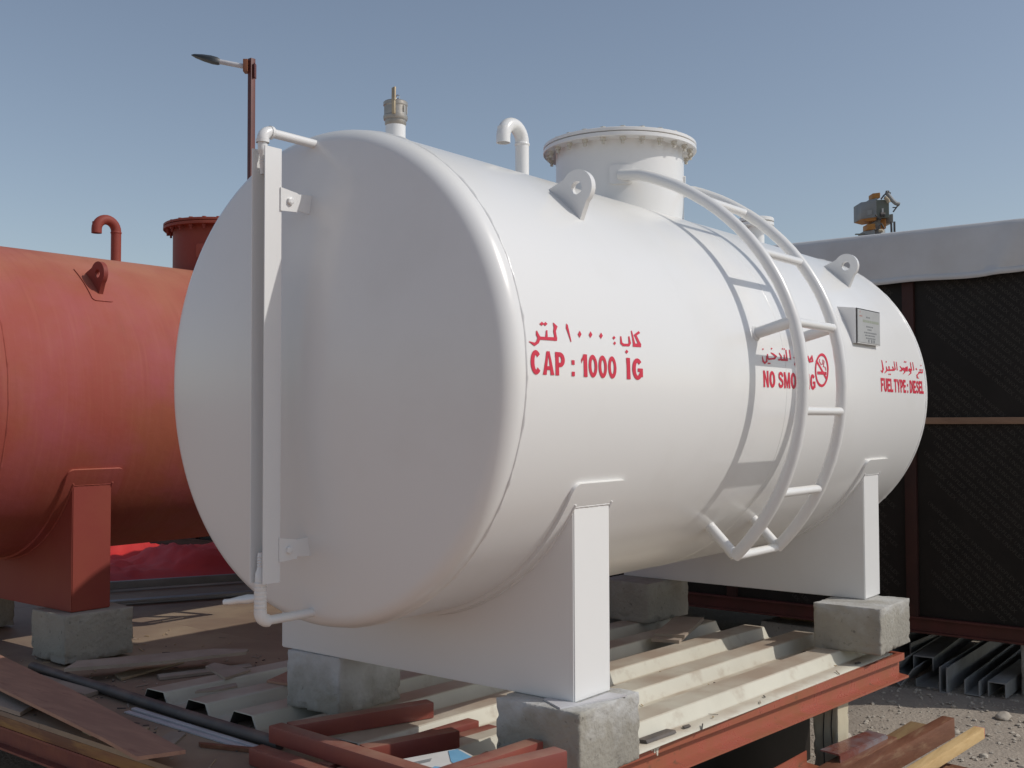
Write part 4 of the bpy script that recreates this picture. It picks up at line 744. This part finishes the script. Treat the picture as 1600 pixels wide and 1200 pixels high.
# flat steel strips and red cloth beyond the red tank
GS = 'flat steel strips beyond the red tank'
bm = N(); bar(bm, (1.30, 3.98, -1.172), (2.45, 3.42, -1.172), .035, .050, bevel=.003); solo('steel_strip', bm, M['mach_grey'], 'grey steel strip right in front of the red cloth', 'steel strip', GS)
bm = N(); bar(bm, (1.15, 3.42, -1.190), (2.35, 2.84, -1.190), .075, .018, bevel=.003); solo('steel_strip', bm, M['mach_grey'], 'grey flat strip nearer to the red tank than the other one', 'steel strip', GS)
bm = N(); nx, ny = 60, 44; rows = []
for i in range(nx+1):
    row = []
    for j in range(ny+1):
        u = i/nx; v = j/ny; x = 1.35+1.75*u; y = 4.0+2.2*v-.45*u
        e = smoothstep(0, .14, min(u, 1-u))*smoothstep(0, .10, min(v, 1-v))
        hgt = .045+.03*noise.noise(Vector((x*1.5, y*1.2, 2))) + .115*smoothstep(.44, .58, u)*(1-smoothstep(.26, .42, v)) + .15*smoothstep(.50, .62, v)*(1-smoothstep(.66, .76, u))
        z = e*(hgt + .035*noise.noise(Vector((x*4+y*2.5, y*5, 0))) + .050*abs(noise.noise(Vector((x*7+y*3, y*9-x*4, 4))))) + .012
        row.append(bm.verts.new((x+.03*noise.noise(Vector((y*3, 0, 7)))*(1-e), y+.05*noise.noise(Vector((x*3, 0, 9)))*(1-e), -1.2+z)))
    rows.append(row)
for i in range(nx):
    for j in range(ny): bm.faces.new((rows[i][j], rows[i+1][j], rows[i+1][j+1], rows[i][j+1]))
solo('red_cloth', bm, M['cloth'], 'crumpled bright red cloth heaped on the floor beyond the red tank', 'cloth', ang=80)

# red tube frames in the front
GR = 'red tube frames stacked in front of the white tank'
def frame(name, label, spine, arms, z, tw=.054, th=.055, lift=None):
    r = thing(name, label, 'steel frame', (spine[0][0], spine[0][1], z), GR)
    f = lift or (lambda x, y: 0)
    P = lambda p: Vector((p[0], p[1], z+th/2+f(*p)))
    bm = N(); bar(bm, P(spine[0]), P(spine[1]), tw, th, bevel=.007); part('spine', bm, M['frame_red'], r)
    for a, b in arms:
        bm = N(); d = (P(b)-P(a)).normalized(); bar(bm, P(a)+d*(tw*.52), P(b), tw, th, bevel=.006); part('arm', bm, M['frame_red'], r)
    return r
frame('tube_frame', 'lower red tube frame, its ends poking out under the other frames', [(-.052, .300), (-.105, -.62)], [((-.07, -.005), (.605, -.045)), ((-.075, -.085), (.59, -.150)), ((-.09, -.40), (.36, -.335))], -1.2100)
frame('tube_frame', 'upper red tube frame with its left corner in full view', [(.018, .290), (-.036, -.62)], [((.018, .262), (.535, .092)), ((-.005, -.10), (.330, -.205))], -1.1545)
frame('tube_frame', 'topmost red tube frame with only one arm in view, beside the chipped concrete block', [(-.50, -.55), (-.51, -1.0)], [((-.50, -.660), (.065, -.805))], -1.0435)
bm = N(); bar(bm, (-.34, -.545, -1.0715), (.245, -.590, -1.0715), .052, .054, bevel=.007); solo('steel_tube', bm, M['frame_red'], 'single red square tube lying under the topmost red frame arm', 'steel tube')
# cartons
def carton(label, loc, rot, sx, sy, sz, m, extras):
    r = thing('carton', label, 'carton', loc, 'cartons among the red frames')
    Q = Matrix.Rotation(radians(rot), 4, 'Z'); 
    def add(nm, bm, mm):
        for v in bm.verts: v.co = Q @ v.co + Vector(loc)
        return part(nm, bm, mm, r)
    bm = N(); box(bm, -sx/2, sx/2, -sy/2, sy/2, 0, sz, .003); add('box', bm, m)
    bm = N(); hexa(bm, [(-sx/2, -sy/2, sz+.0005), (sx/2, -sy/2, sz+.0005), (sx/2, sy/2, sz+.0005), (-sx/2, sy/2, sz+.0005), (-sx/2, -sy/2, sz+.0035), (sx/2, -sy/2, sz+.005), (sx/2, sy/2, sz+.004), (-sx/2, sy/2, sz+.003)]); add('flap', bm, m)
    for nm, mm, q in extras:
        bm = N()
        for p in q: prism(bm, p, lambda a, b, t: (a, b, t), sz+.0052, sz+.0060)
        add(nm, bm, mm)
    return r
lines = [[(-.065+.004*k, .030-.008*k), (-.005-.006*k, .034-.008*k), (-.005-.006*k, .030-.008*k), (-.065+.004*k, .026-.008*k)] for k in range(3)]
carton('white carton with blue print lying between the red frame arms', (.062, -.375, -1.1540), -20, .22, .16, .045, M['carton_white'],
       [('printed_panel', M['carton_blue'], [[(.02, -.075), (.10, -.075), (.10, .07), (.07, .07), (.03, -.02)], [(-.09, -.075), (.0, -.075), (-.03, -.035)]]), ('print', M['mach_grey'], lines)])
carton('tan carton closed with grey tape, behind the white carton', (.20, -.50, -1.1545), -18, .17, .13, .047, M['carton_tan'],
       [('tape', M['tape'], [[(-.02, -.064), (.015, -.064), (.015, .064), (-.02, .064)]]), ('printed_panel', M['carton_blue'], [[(.02, .03), (.05, .03), (.05, .06), (.02, .06)]])])

M['angle'] = mat('shiny_red_angle', (.22, .07, .05), (.3, .3, .32), rough=.25, scale=5, metal=.3)
# ---------------------------------------------------------------- timber pile at the lower right
GT = 'boards of the timber pile beside the beam'
def board(p0, p1, wd, ht, m, label, name='timber_board', tip=None):
    if tip:
        r = thing(name, label, 'timber', p0, GT)
        bm = N(); bar(bm, p0, p1, wd, ht, bevel=.003); part('stick', bm, m, r)
        d = (Vector(p1)-Vector(p0)).normalized(); bm = N(); bar(bm, Vector(p1)+d*.0005, Vector(p1)+d*.004, wd*.96, ht*.96, bevel=.001); part('painted_end', bm, tip, r); return r
    bm = N(); bar(bm, p0, p1, wd, ht, bevel=.004); return solo(name, bm, m, label, 'timber', GT)
zt = -1.5
board((.95, -.71, -1.615), (2.72, -.905, -1.505), .16, .03, M['timber_tan'], 'wide mustard board at the back of the timber pile')
board((1.05, -.765, -1.568), (2.70, -1.000, -1.478), .055, .085, M['timber_red'], 'thick red brown beam with a square end, standing highest in the pile')
board((.90, -.665, -1.582), (2.30, -.870, -1.462), .09, .028, M['timber_red'], 'red brown board lying on the mustard board, its end cut short')
board((.90, -.93, -1.557), (2.655, -1.140, -1.470), .045, .045, M['timber_yellow'], 'yellow pine stick with a red painted end on the pile', 'timber_stick', tip=M['red_end'])
board((.9, -1.045, -1.623), (2.22, -1.185, -1.525), .11, .04, M['timber_red'], 'red brown board in front of the pine stick, low in the pile')
board((.8, -.90, -1.67), (2.55, -1.09, -1.62), .20, .05, M['timber_red'], 'red brown board at the bottom of the timber pile')
board((.8, -.68, -1.705), (2.4, -.86, -1.68), .20, .06, M['timber_tan'], 'mustard plank lying on the ground under the timber pile')
board((1.1, -1.10, -1.71), (2.3, -1.24, -1.70), .16, .05, M['timber_red'], 'flat red brown plank lying on the ground in front of the pile')
bm = N(); bar(bm, (1.93, -.770, -1.452), (2.27, -.838, -1.440), .085, .006); bar(bm, (1.92, -.8155, -1.4785), (2.26, -.8835, -1.4665), .006, .052)
solo('steel_angle', bm, M['angle'], 'red painted steel angle with a shiny strip lying on top of the pile', 'steel angle', 'steel angles on the timber pile', smooth=False)
bm = N(); prism(bm, [(-.035, 0), (.035, 0), (.035, .05), (.031, .05), (.031, .004), (-.035, .004)], lambda a, b, t: (1.60+t*.30+a*.3, -.665+a-t*.05, -1.535+b+.03*t), 0, 1)
solo('steel_angle', bm, M['beam'], 'short red steel angle beside the dark gap under the beam', 'steel angle', 'steel angles on the timber pile', smooth=False)

# ---------------------------------------------------------------- shelter of black panels
X0 = 4.5; YA, YB = -1.62, 9.2; XB = 6.9
sh = thing('panel_shelter', 'dark shelter of black printed plywood panels in a red steel frame, behind the white tank', 'shelter', ((X0+XB)/2, 3.8, GZ))
bm = N(); prism(bm, [(X0, -1.335), (X0, -1.347), (X0+.02, -1.347), (X0+.02, -1.420), (X0, -1.420), (X0, -1.432), (X0+.09, -1.432), (X0+.09, -1.335)], lambda a, b, t: (a, t, b), YA, YB); part('sill_beam', bm, M['sill'], sh, smooth=False)
bm = N(); box(bm, XB-.09, XB, YA, YB, -1.432, -1.335); part('sill_beam', bm, M['primer_dark'], sh, smooth=False)
py = [YA+.035, -.253, .967, 2.187, 3.407, 4.627, 5.847, 7.067, 8.1, YB-.035]
for y in py:
    bm = N(); box(bm, X0+.006, X0+.066, y-.035, y+.035, -1.3345, .975, .002); part('post', bm, M['shelter_post'], sh)
bm = N(); box(bm, X0+.008, X0+.06, YA, YB, .976, 1.015); part('top_rail', bm, M['shelter_post'], sh, smooth=False)
wb = []
for i, (a, b) in enumerate(zip(py, py[1:])):
    bm = N(); box(bm, X0+.035, X0+.053, a+.0365, b-.0365, -1.333, .974); pn = part('panel', bm, M['filmply'], sh, smooth=False)
    if i <= 1: wb.append((pn, a+.06, b-.06))
    bm = N(); box(bm, X0+.004, X0+.034, a+.037, b-.037, -.158, -.118, .002); part('batten', bm, M['batten'], sh)
t = text_bm('UNOPLEX', .01, 1); TV, TF = tri(t); t.free()
tx = max(v.x for v in TV); sc = .034
for pn, a, b in wb:
    bm = N(); c45, s45 = cos(radians(-42)), sin(radians(-42)); pitch = .043; wl = tx*sc+.014
    for r_ in range(-48, 49):
        if r_ % 16 in (0, 1): continue
        for k in range(-16, 17):
            ou, ov = k*wl + (r_ % 2)*.05, r_*pitch
            ctr_u, ctr_v = ou+tx*sc/2, ov+.016
            cu, cv = ctr_u*c45-ctr_v*s45, ctr_u*s45+ctr_v*c45
            yy, zz = (a+b)/2-cu, -.18+cv
            if not (a+.06 < yy < b-.06 and -1.27 < zz < .91) or -.30 < zz < .02: 
                if not (a+.06 < yy < b-.06 and -1.27 < zz < .91): continue
            vv = []
            for v in TV:
                u_, v_ = ou+v.x*sc, ov+v.y*sc; vv.append(bm.verts.new((X0+.0343, (a+b)/2-(u_*c45-v_*s45), -.18+(u_*s45+v_*c45))))
            for f in TF: bm.faces.new([vv[q] for q in f])
    part('printed_lettering', bm, M['filmtext'], pn, smooth=False)
for y0 in (YA, YB-.02):
    bm = N(); box(bm, X0+.068, XB-.10, y0, y0+.018, -1.333, .974); part('side_panel', bm, M['filmply'], sh, smooth=False)
bm = N(); box(bm, XB-.06, XB-.04, YA+.02, YB-.021, -1.333, .974); part('back_panel', bm, M['filmply'], sh, smooth=False)
bm = N(); box(bm, X0+.061, XB-.04, YA+.02, YB-.02, .976, 1.0); part('roof_board', bm, M['ply'], sh, smooth=False)
for y in (.6, 2.6, 4.6, 8.6):
    bm = N(); box(bm, X0+.25, X0+.5, y-.12, y+.12, GZ-.02, -1.434); part('foot', bm, M['timber_tan'], sh, smooth=False)
    bm = N(); box(bm, XB-.35, XB-.1, y-.12, y+.12, GZ-.02, -1.434); part('foot', bm, M['timber_tan'], sh, smooth=False)
# tarpaulin
bm = N(); yl = [YA-.03+(YB-YA+.06)*j/260 for j in range(261)]
prof = [(XB+.05, .60, 0), (XB+.03, 1.0, 0), (XB-.02, 1.040, 0), (6.2, 1.035, 0), (5.5, 1.035, 0), (4.8, 1.038, 0), (X0+.01, 1.036, 0), (X0-.018, 1.028, .15), (X0-.026, 1.0, .2), (X0-.028, .95, .4), (X0-.028, .90, .6), (X0-.026, .84, .8), (X0-.022, .78, 1.0), (X0-.018, .750, 1.1), (X0-.0235, .747, 1.1), (X0-.024, .715, 1.2)]
rows = []
for y in yl:
    row = []
    for i, (x, z, k) in enumerate(prof):
        fold = .004*max(0, noise.noise(Vector((y*3+z*9, z*2, 11))))**.5*0 + .030*math.exp(-((y+.86-.55*(1.0-z)*0-(z-.9)*-.35)/.05)**2)
        dx = -k*(.022*noise.noise(Vector((y*1.3, z*1.2, 0))) + .008*noise.noise(Vector((y*5, z*3, 2))) + .010*abs(noise.noise(Vector((y*2.2+z*2.6, z*1.0-y*.3, 21)))) + .006*abs(noise.noise(Vector((y*4-z*5, z*2, 31)))) + .010) - fold*min(1, k)
        dz = 0
        if i >= 13: dz = .016*noise.noise(Vector((y*2.3, 0, 5))) + .03*noise.noise(Vector((y*.7+.4, 0, 8)))
        if 2 <= i <= 6: dz = .005*noise.noise(Vector((y*1.2, x*1.5, 1)))
        row.append(bm.verts.new((x+dx, y, z+dz)))
    rows.append(row)
for a, b in zip(rows, rows[1:]):
    for k in range(len(prof)-1): bm.faces.new((a[k], b[k], b[k+1], a[k+1]))
tp = solo('tarpaulin', bm, M['tarp'], 'pale grey tarpaulin draped over the roof edge of the black panel shelter', 'tarpaulin', ang=60)
md = tp.modifiers.new('thickness', 'SOLIDIFY'); md.thickness = .004; md.offset = 1

# steel profiles lying under the shelter
GC = 'grey steel profiles on the ground under the shelter'
def channel(x, y, z, ln, wd, ht, rot, label, roll=0, t=.006):
    bm = N(); Q = Matrix.Rotation(radians(rot), 3, 'Z') @ Matrix.Rotation(radians(roll), 3, 'X')
    sec = [(-wd/2, 0), (wd/2, 0), (wd/2, ht), (wd/2-t, ht), (wd/2-t, t), (-wd/2+t, t), (-wd/2+t, ht), (-wd/2, ht)]
    prism(bm, sec, lambda a, b, q: tuple(Q @ Vector((q, a, b)) + Vector((x, y, z))), 0, ln)
    solo('steel_channel', bm, M['grey_steel'], label, 'steel profile', GC, smooth=False)
channel(4.33, -.20, GZ+.045, 2.2, .085, .13, 3, 'grey steel profile tipped on its corner, leftmost under the shelter', 35)
channel(4.42, -.365, GZ+.012, 2.3, .14, .045, -1, 'flat wide grey steel channel lying open upward under the shelter')
channel(4.36, -.475, GZ+.01, 2.2, .045, .15, 1, 'tall narrow grey steel channel beside the flat wide one')
channel(4.40, -.625, GZ+.012, 2.3, .085, .085, 2, 'square grey steel channel with a dark open end under the shelter')
channel(4.43, -.755, GZ+.10, 2.2, .10, .085, 0, 'grey steel channel lying upside down at the right of the others', 180)
channel(4.75, -.10, GZ+.10, 2.0, .12, .10, -2, 'shaded grey steel channel stored deepest under the shelter')
channel(4.55, -.30, GZ+.17, 2.0, .12, .08, 4, 'grey steel channel lying across on top of the others', 180)

# loose gravel and stones
def pebble(bm, c, s, sd, mi=0):
    q = bmesh.ops.create_icosphere(bm, subdivisions=1, radius=1)
    sx, sy, sz = s*random.uniform(.7, 1.3), s*random.uniform(.7, 1.3), s*random.uniform(.4, .8); a = random.uniform(0, pi)
    for v in q['verts']:
        p = v.co*(1+.25*random.uniform(-1, 1)); x, y, z = p.x*sx, p.y*sy, p.z*sz
        v.co = Vector((c[0]+x*cos(a)-y*sin(a), c[1]+x*sin(a)+y*cos(a), c[2]+z))
bm = N()
for i in range(3600):
    x = random.uniform(2.6, 5.4); y = random.uniform(-2.3, .9)
    s = .004+.012*random.random()**3; pebble(bm, (x, y, GZ+gnoise(x, y)+s*.2), s, i)
for i in range(500):
    x = random.uniform(-1.5, 2.6); y = random.uniform(-3, -1.0); s = .005+.012*random.random()**3; pebble(bm, (x, y, GZ+gnoise(x, y)+s*.2), s, i)
solo('gravel', bm, M['stone'], 'loose grey gravel scattered over the sandy ground', 'gravel', kind='stuff', smooth=False)
for x, y, s, lb in ((3.99, -.90, .040, 'pale stone by the shadow edge at the right picture edge'), (3.12, -.36, .035, 'pale flat stone on the ground beside the weathered post'), (3.23, -1.0, .022, 'small white stone in front of the painted pine stick end'), (3.55, -.78, .020, 'tiny pale stone between the timber pile and the shade')):
    bm = N(); q = bmesh.ops.create_icosphere(bm, subdivisions=3, radius=1)
    for v in bm.verts: v.co = Vector((v.co.x*s*1.2, v.co.y*s, v.co.z*s*.6))*(1+.35*noise.noise(v.co*1.3+Vector((x, y, 0)))) + Vector((x, y, GZ+gnoise(x, y)+s*.3))
    solo('stone', bm, M['stone'], lb, 'stone', 'larger stones on the ground', ang=30)

# ---------------------------------------------------------------- lamp post, far machine
lp = thing('street_lamp', 'dark red lamp post with a thin arm and dark lamp head behind the tanks', 'street lamp', (5.262, 7.131, GZ))
bm = N(); box(bm, 5.232, 5.292, 7.101, 7.161, GZ-.05, 3.885, .004); part('pole', bm, M['lamp_pole'], lp)
sd = Vector((-.62, .784, 0))
pb = Vector((5.262, 7.131, 3.80))
bm = N(); bar(bm, pb+sd*.034, pb+sd*.085, .10, .14, bevel=.004); part('arm_clamp', bm, mat('rusty_clamp', (.24, .09, .045), rough=.6), lp)
bm = N(); bar(bm, pb-sd*.032-Vector((0, 0, .05)), pb-sd*.045-Vector((0, 0, .05)), .08, .16, bevel=.004); part('back_clamp', bm, M['lamp_pole'], lp)
bm = N(); tube(bm, [pb+sd*.086, pb+sd*.36+Vector((0, 0, .055))], .027, 14); part('arm', bm, M['pvc'], lp)
bm = N(); q0 = pb+sd*.35+Vector((0, 0, .052)); tdir = (sd*.31+Vector((0, 0, .075))).normalized()
rows = []
for u, wd, hh in ((0, .03, .035), (.03, .055, .05), (.10, .075, .05), (.20, .07, .038), (.29, .045, .02), (.325, .012, .006)):
    c = q0+tdir*u; s_ = Vector((.784, .62, 0)); n_ = tdir.cross(s_)
    if n_.z < 0: n_ = -n_
    rows.append([bm.verts.new(c+s_*a*wd+n_*b*hh) for a, b in ((-1, -.55), (0, -.75), (1, -.55), (1, .1), (.5, .75), (-.5, .75), (-1, .1))])
for a, b in zip(rows, rows[1:]):
    for k in range(7): bm.faces.new((a[k], a[(k+1) % 7], b[(k+1) % 7], b[k]))
bm.faces.new(rows[0][::-1]); bm.faces.new(rows[-1]); part('lamp_head', bm, M['lamp_dark'], lp)

P0 = Vector((11.62, 2.40, 2.56)); rr_ = Vector((.62, -.784, 0)); ff = Vector((.784, .62, 0))
mc = thing('machine', 'grey and orange machine showing above the tarpaulin roof edge', 'machine', (P0.x, P0.y, GZ))
def LP(cx, cy, d=0): return P0 + rr_*((cx-600)/15*.00826) + Vector((0, 0, (600-cy)/15*.00826)) + ff*d
def mbox(nm, x0, x1, y0, y1, d0, d1, m, yaw=.14):
    bm = N(); c = [LP(x0, y1, d0+yaw), LP(x1, y1, d0), LP(x1+(y1-y0)*0, y1, d1), LP(x0, y1, d1+yaw)]; e = [LP(x0, y0, d0+yaw), LP(x1, y0, d0), LP(x1, y0, d1), LP(x0, y0, d1+yaw)]
    hexa(bm, c+e, .004, 1); return part(nm, bm, m, mc)
gb = mbox('cabinet', 185, 470, 330, 730, 0, .3, M['mach_grey']); 
bm = N(); hexa(bm, [LP(188, 732, .14), LP(465, 732, .0), LP(465, 732, .28), LP(188, 732, .42), LP(330, 800, .1), LP(460, 800, 0), LP(460, 800, .28), LP(330, 800, .35)]); part('cabinet_tray', bm, M['mach_orange'], mc)
bm = N(); hexa(bm, [LP(300, 660, .075), LP(390, 660, .03), LP(390, 660, .05), LP(300, 660, .09), LP(300, 540, .075), LP(390, 540, .03), LP(390, 540, .05), LP(300, 540, .09)]); part('cabinet_panel', bm, M['grey_steel'], mc)
mbox('motor_housing', 475, 780, 310, 740, .02, .35, M['mach_green'], .02)
mbox('small_cabinet', 400, 525, 255, 328, .05, .3, M['mach_grey'])
mbox('warning_box', 450, 600, 128, 254, .06, .22, M['mach_orange'], .05)
mbox('gear_case', 585, 720, 742, 985, .05, .25, M['mach_orange'], .05)
mbox('control_box', 700, 885, 640, 850, .04, .3, M['grey_steel'], .1)
mbox('mast_head', 470, 610, 742, 1000, .08, .3, M['mach_grey'], .05)
mbox('warning_box', 290, 450, 872, 1010, .02, .2, M['mach_orange'], .05)
mbox('small_cabinet', 255, 440, 1012, 1140, .02, .25, M['mach_grey'])
mbox('guard_bar', 30, 254, 1085, 1108, .1, .14, M['mach_green'], 0)
for nm, pts, r, m in (('hydraulic_arm', [(690, 150), (760, 260), (830, 350), (900, 415), (990, 445)], .026, 'mach_grey'), ('hose', [(560, 320), (630, 230), (700, 180), (790, 175)], .010, 'black'), ('strut', [(960, 460), (840, 620)], .009, 'black'), ('strut', [(830, 517), (930, 517)], .007, 'black'), ('hose', [(650, 270), (720, 330), (745, 400)], .026, 'beige'), ('hose', [(420, 680), (480, 760), (560, 800)], .010, 'black'), ('hose', [(400, 1050), (480, 1010), (560, 890), (620, 1000)], .012, 'black'), ('leg', [(790, 850), (795, 1100)], .014, 'black'), ('leg', [(865, 850), (865, 1090)], .014, 'black'), ('hose', [(640, 270), (700, 265), (740, 262)], .008, 'black'), ('hose', [(500, 1060), (560, 1050), (590, 1090)], .02, 'beige'), ('pivot_cap', [(680, 165), (745, 165)], .026, 'black'), ('hose', [(545, 690), (600, 680), (640, 690)], .028, 'black')):
    bm = N(); tube(bm, [LP(x, y, -.03) for x, y in pts], r, 10); part(nm, bm, M[m], mc)
bm = N(); c = LP(600, 600, .2); bar(bm, (c.x, c.y, GZ-.05), (c.x, c.y, c.z-.2), .16, .16, up=(1, 0, 0), bevel=.004); part('mast', bm, M['mach_grey'], mc)
bm = N(); hexa(bm, [LP(598, 640, -.005), LP(632, 640, -.005), LP(632, 640, .015), LP(598, 640, .015), LP(598, 525, -.005), LP(632, 525, -.005), LP(632, 525, .015), LP(598, 525, .015)]); part('name_label', bm, M['carton_white'], mc)

for o in list(S.objects):
    if '_b' in o: del o['_b']
